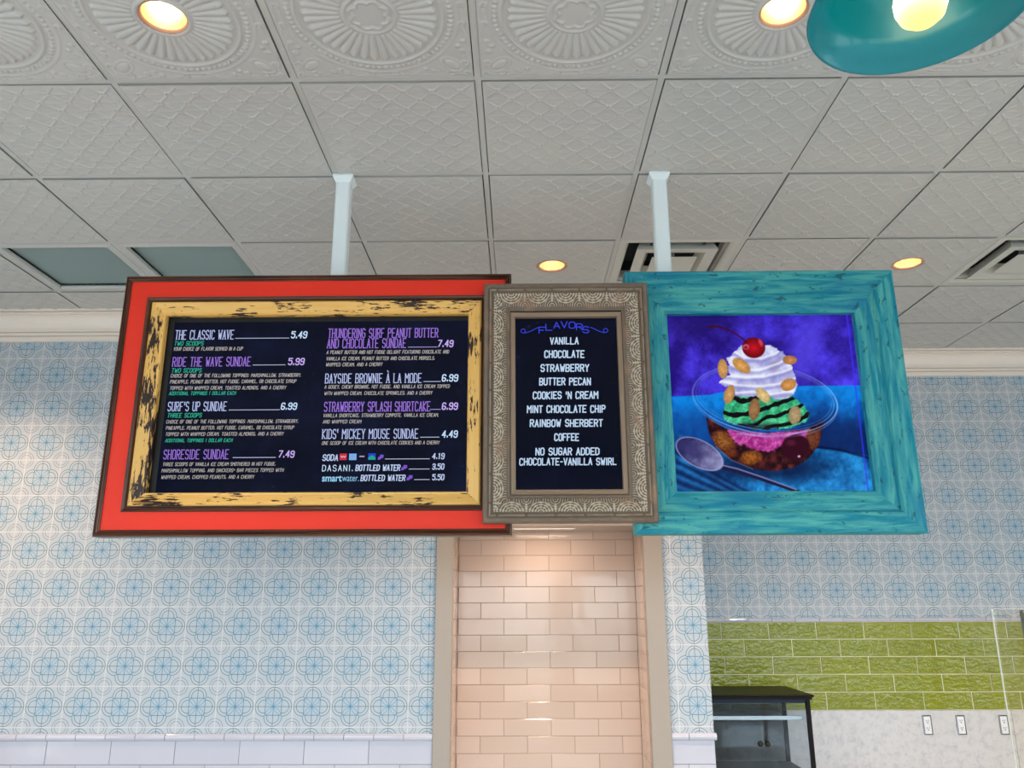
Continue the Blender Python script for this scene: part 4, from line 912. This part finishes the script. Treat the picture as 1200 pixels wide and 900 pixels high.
m = MB(); m.box(X0, X1, Y0, Y1, Z0, .655); m.build('base', M_ebony, dc)
MB().box(X0+.022, X1-.022, Y0+.008, Y0+.012, 1.038, Z1).build('front_strip', mat('smoked_strip', lin((12, 30, 58)), .3, spec=.2), dc)
gd = M_cg; cx = (X0+X1)/2+.006
for a, b in ((X0+.023, cx-.001), (cx+.001, X1-.023)):
    d = MB().box(a, b, Y0+.006, Y0+.011, Z0+.068, 1.035).build('glass_door', gd, dc)
    kx = cx-.0205 if a < cx-.1 else cx+.0205
    fix_normals(MB().tube([(kx, Y0+.006, .828), (kx, Y0-.006, .828)], .006, 14).build('knob_stem', M_black, d))
    bm = bmesh.new(); bmesh.ops.create_uvsphere(bm, u_segments=24, v_segments=14, radius=.0155); me = bpy.data.meshes.new('knob')
    for v in bm.verts: v.co.y *= .75; v.co += Vector((kx, Y0-.016, .828))
    bm.to_mesh(me); bm.free(); link('knob', me, M_black, d, smooth=True)
MB().box(X0+.006, X0+.010, Y0+.022, Y1-.022, Z0+.068, Z1).build('side_pane', M_cg, dc)
MB().box(X1-.010, X1-.006, Y0+.022, Y1-.022, Z0+.068, Z1).build('side_pane', M_cg, dc)
MB().box(X0+.024, X1-.024, Y1-.015, Y1-.010, Z0+.068, Z1).build('back_pane', M_cg, dc)
m = MB(); m.box(X0+.03, X1-.03, Y0+.045, Y0+.052, .945, .965); m.box(X0+.03, X1-.03, Y0+.052, Y0+.072, .960, .963); m.build('shelf_rail', M_steel, dc)
m = MB(); m.box(X0+.03, X1-.03, Y0+.07, Y1-.03, .800, .804); m.build('glass_shelf', M_cg, dc)

gg = empty('glass_guard', (3.35, 2.42, .59), 'clear glass guard panel standing at the right edge of the counter', 'glass panel')
M_gg = glass('guard_glass', (0.985, 0.965, 0.93)); M_ge = mat('glass_edge_bright', lin((232, 240, 236)), .15)
GX = 2.81; GY = 2.445
MB().box(GX+.003, 3.9, GY, GY+.010, .59, 1.549).build('pane', M_gg, gg)
MB().box(GX, GX+.003, GY, GY+.010, .59, 1.551).build('polished_edge', M_ge, gg)
MB().box(GX+.003, 3.9, GY, GY+.010, 1.549, 1.551).build('polished_edge', M_ge, gg)
ps = empty('guard_post', (3.022, 2.492, .59), 'slim steel post at the far right edge of the picture', 'post')
m = MB(); m.tube([(3.022, 2.492, .59), (3.022, 2.492, 1.53)], .026, 24); o = m.build('tube', mat('satin_steel', lin((150, 160, 152)), .35, .7), ps, True)
MB().lathe([(.032, .0), (.032, .006), (.027, .012)], (3.022, 2.492, .59), 32).build('foot', M_steel, ps, True)
MB().lathe([(.026, .0), (.027, .004), (.020, .014), (.0005, .017)], (3.022, 2.492, 1.53), 32).build('cap', M_steel, ps, True)

M_plate = mat('outlet_white', lin((244, 244, 248)), .3); M_bez = mat('chrome_bezel', lin((150, 150, 156)), .18, 1.0)
def outlet(x, label):
    z = .8555; y = YB-.022; e = empty('power_outlet', (x, y, z), label, 'outlet', 'duplex outlets in the marble upstand')
    m = MB(); w, h = .0275, .0565
    ring = [[(x+s*(w-k), y-d, z+t*(h-k)) for s, t in ((-1, -1), (1, -1), (1, 1), (-1, 1))] for k, d in ((0, 0), (.001, .006), (.006, .008), (.009, .003))]
    vs = sum(ring, []); m.add(vs, [(q*4+k, q*4+(k+1) % 4, q*4+4+(k+1) % 4, q*4+4+k) for q in range(3) for k in range(4)]); fix_normals(m.build('bezel', M_bez, e))
    MB().box(x-w+.0065, x+w-.0065, y-.0062, y-.001, z-h+.0065, z+h-.0065).build('plate', M_plate, e)
    for s in (-1, 1):
        r = MB().box(x-.0145, x+.0145, y-.0078, y-.0062, z+s*.021-.0145, z+s*.021+.0145, bev=.001).build('receptacle', M_plate, e)
        m = MB(); m.box(x-.0075, x-.0045, y-.0084, y-.0074, z+s*.021, z+s*.021+.009); m.box(x+.0045, x+.0075, y-.0084, y-.0074, z+s*.021+.001, z+s*.021+.009); m.box(x-.003, x+.003, y-.0084, y-.0074, z+s*.021-.010, z+s*.021-.004); m.build('slots', M_black, r)
outlet(2.645, 'chrome rimmed power outlet in the marble, nearest the display case')
outlet(2.852, 'chrome rimmed power outlet in the marble, middle one of three')
outlet(3.116, 'chrome rimmed power outlet in the marble, behind the glass guard panel')
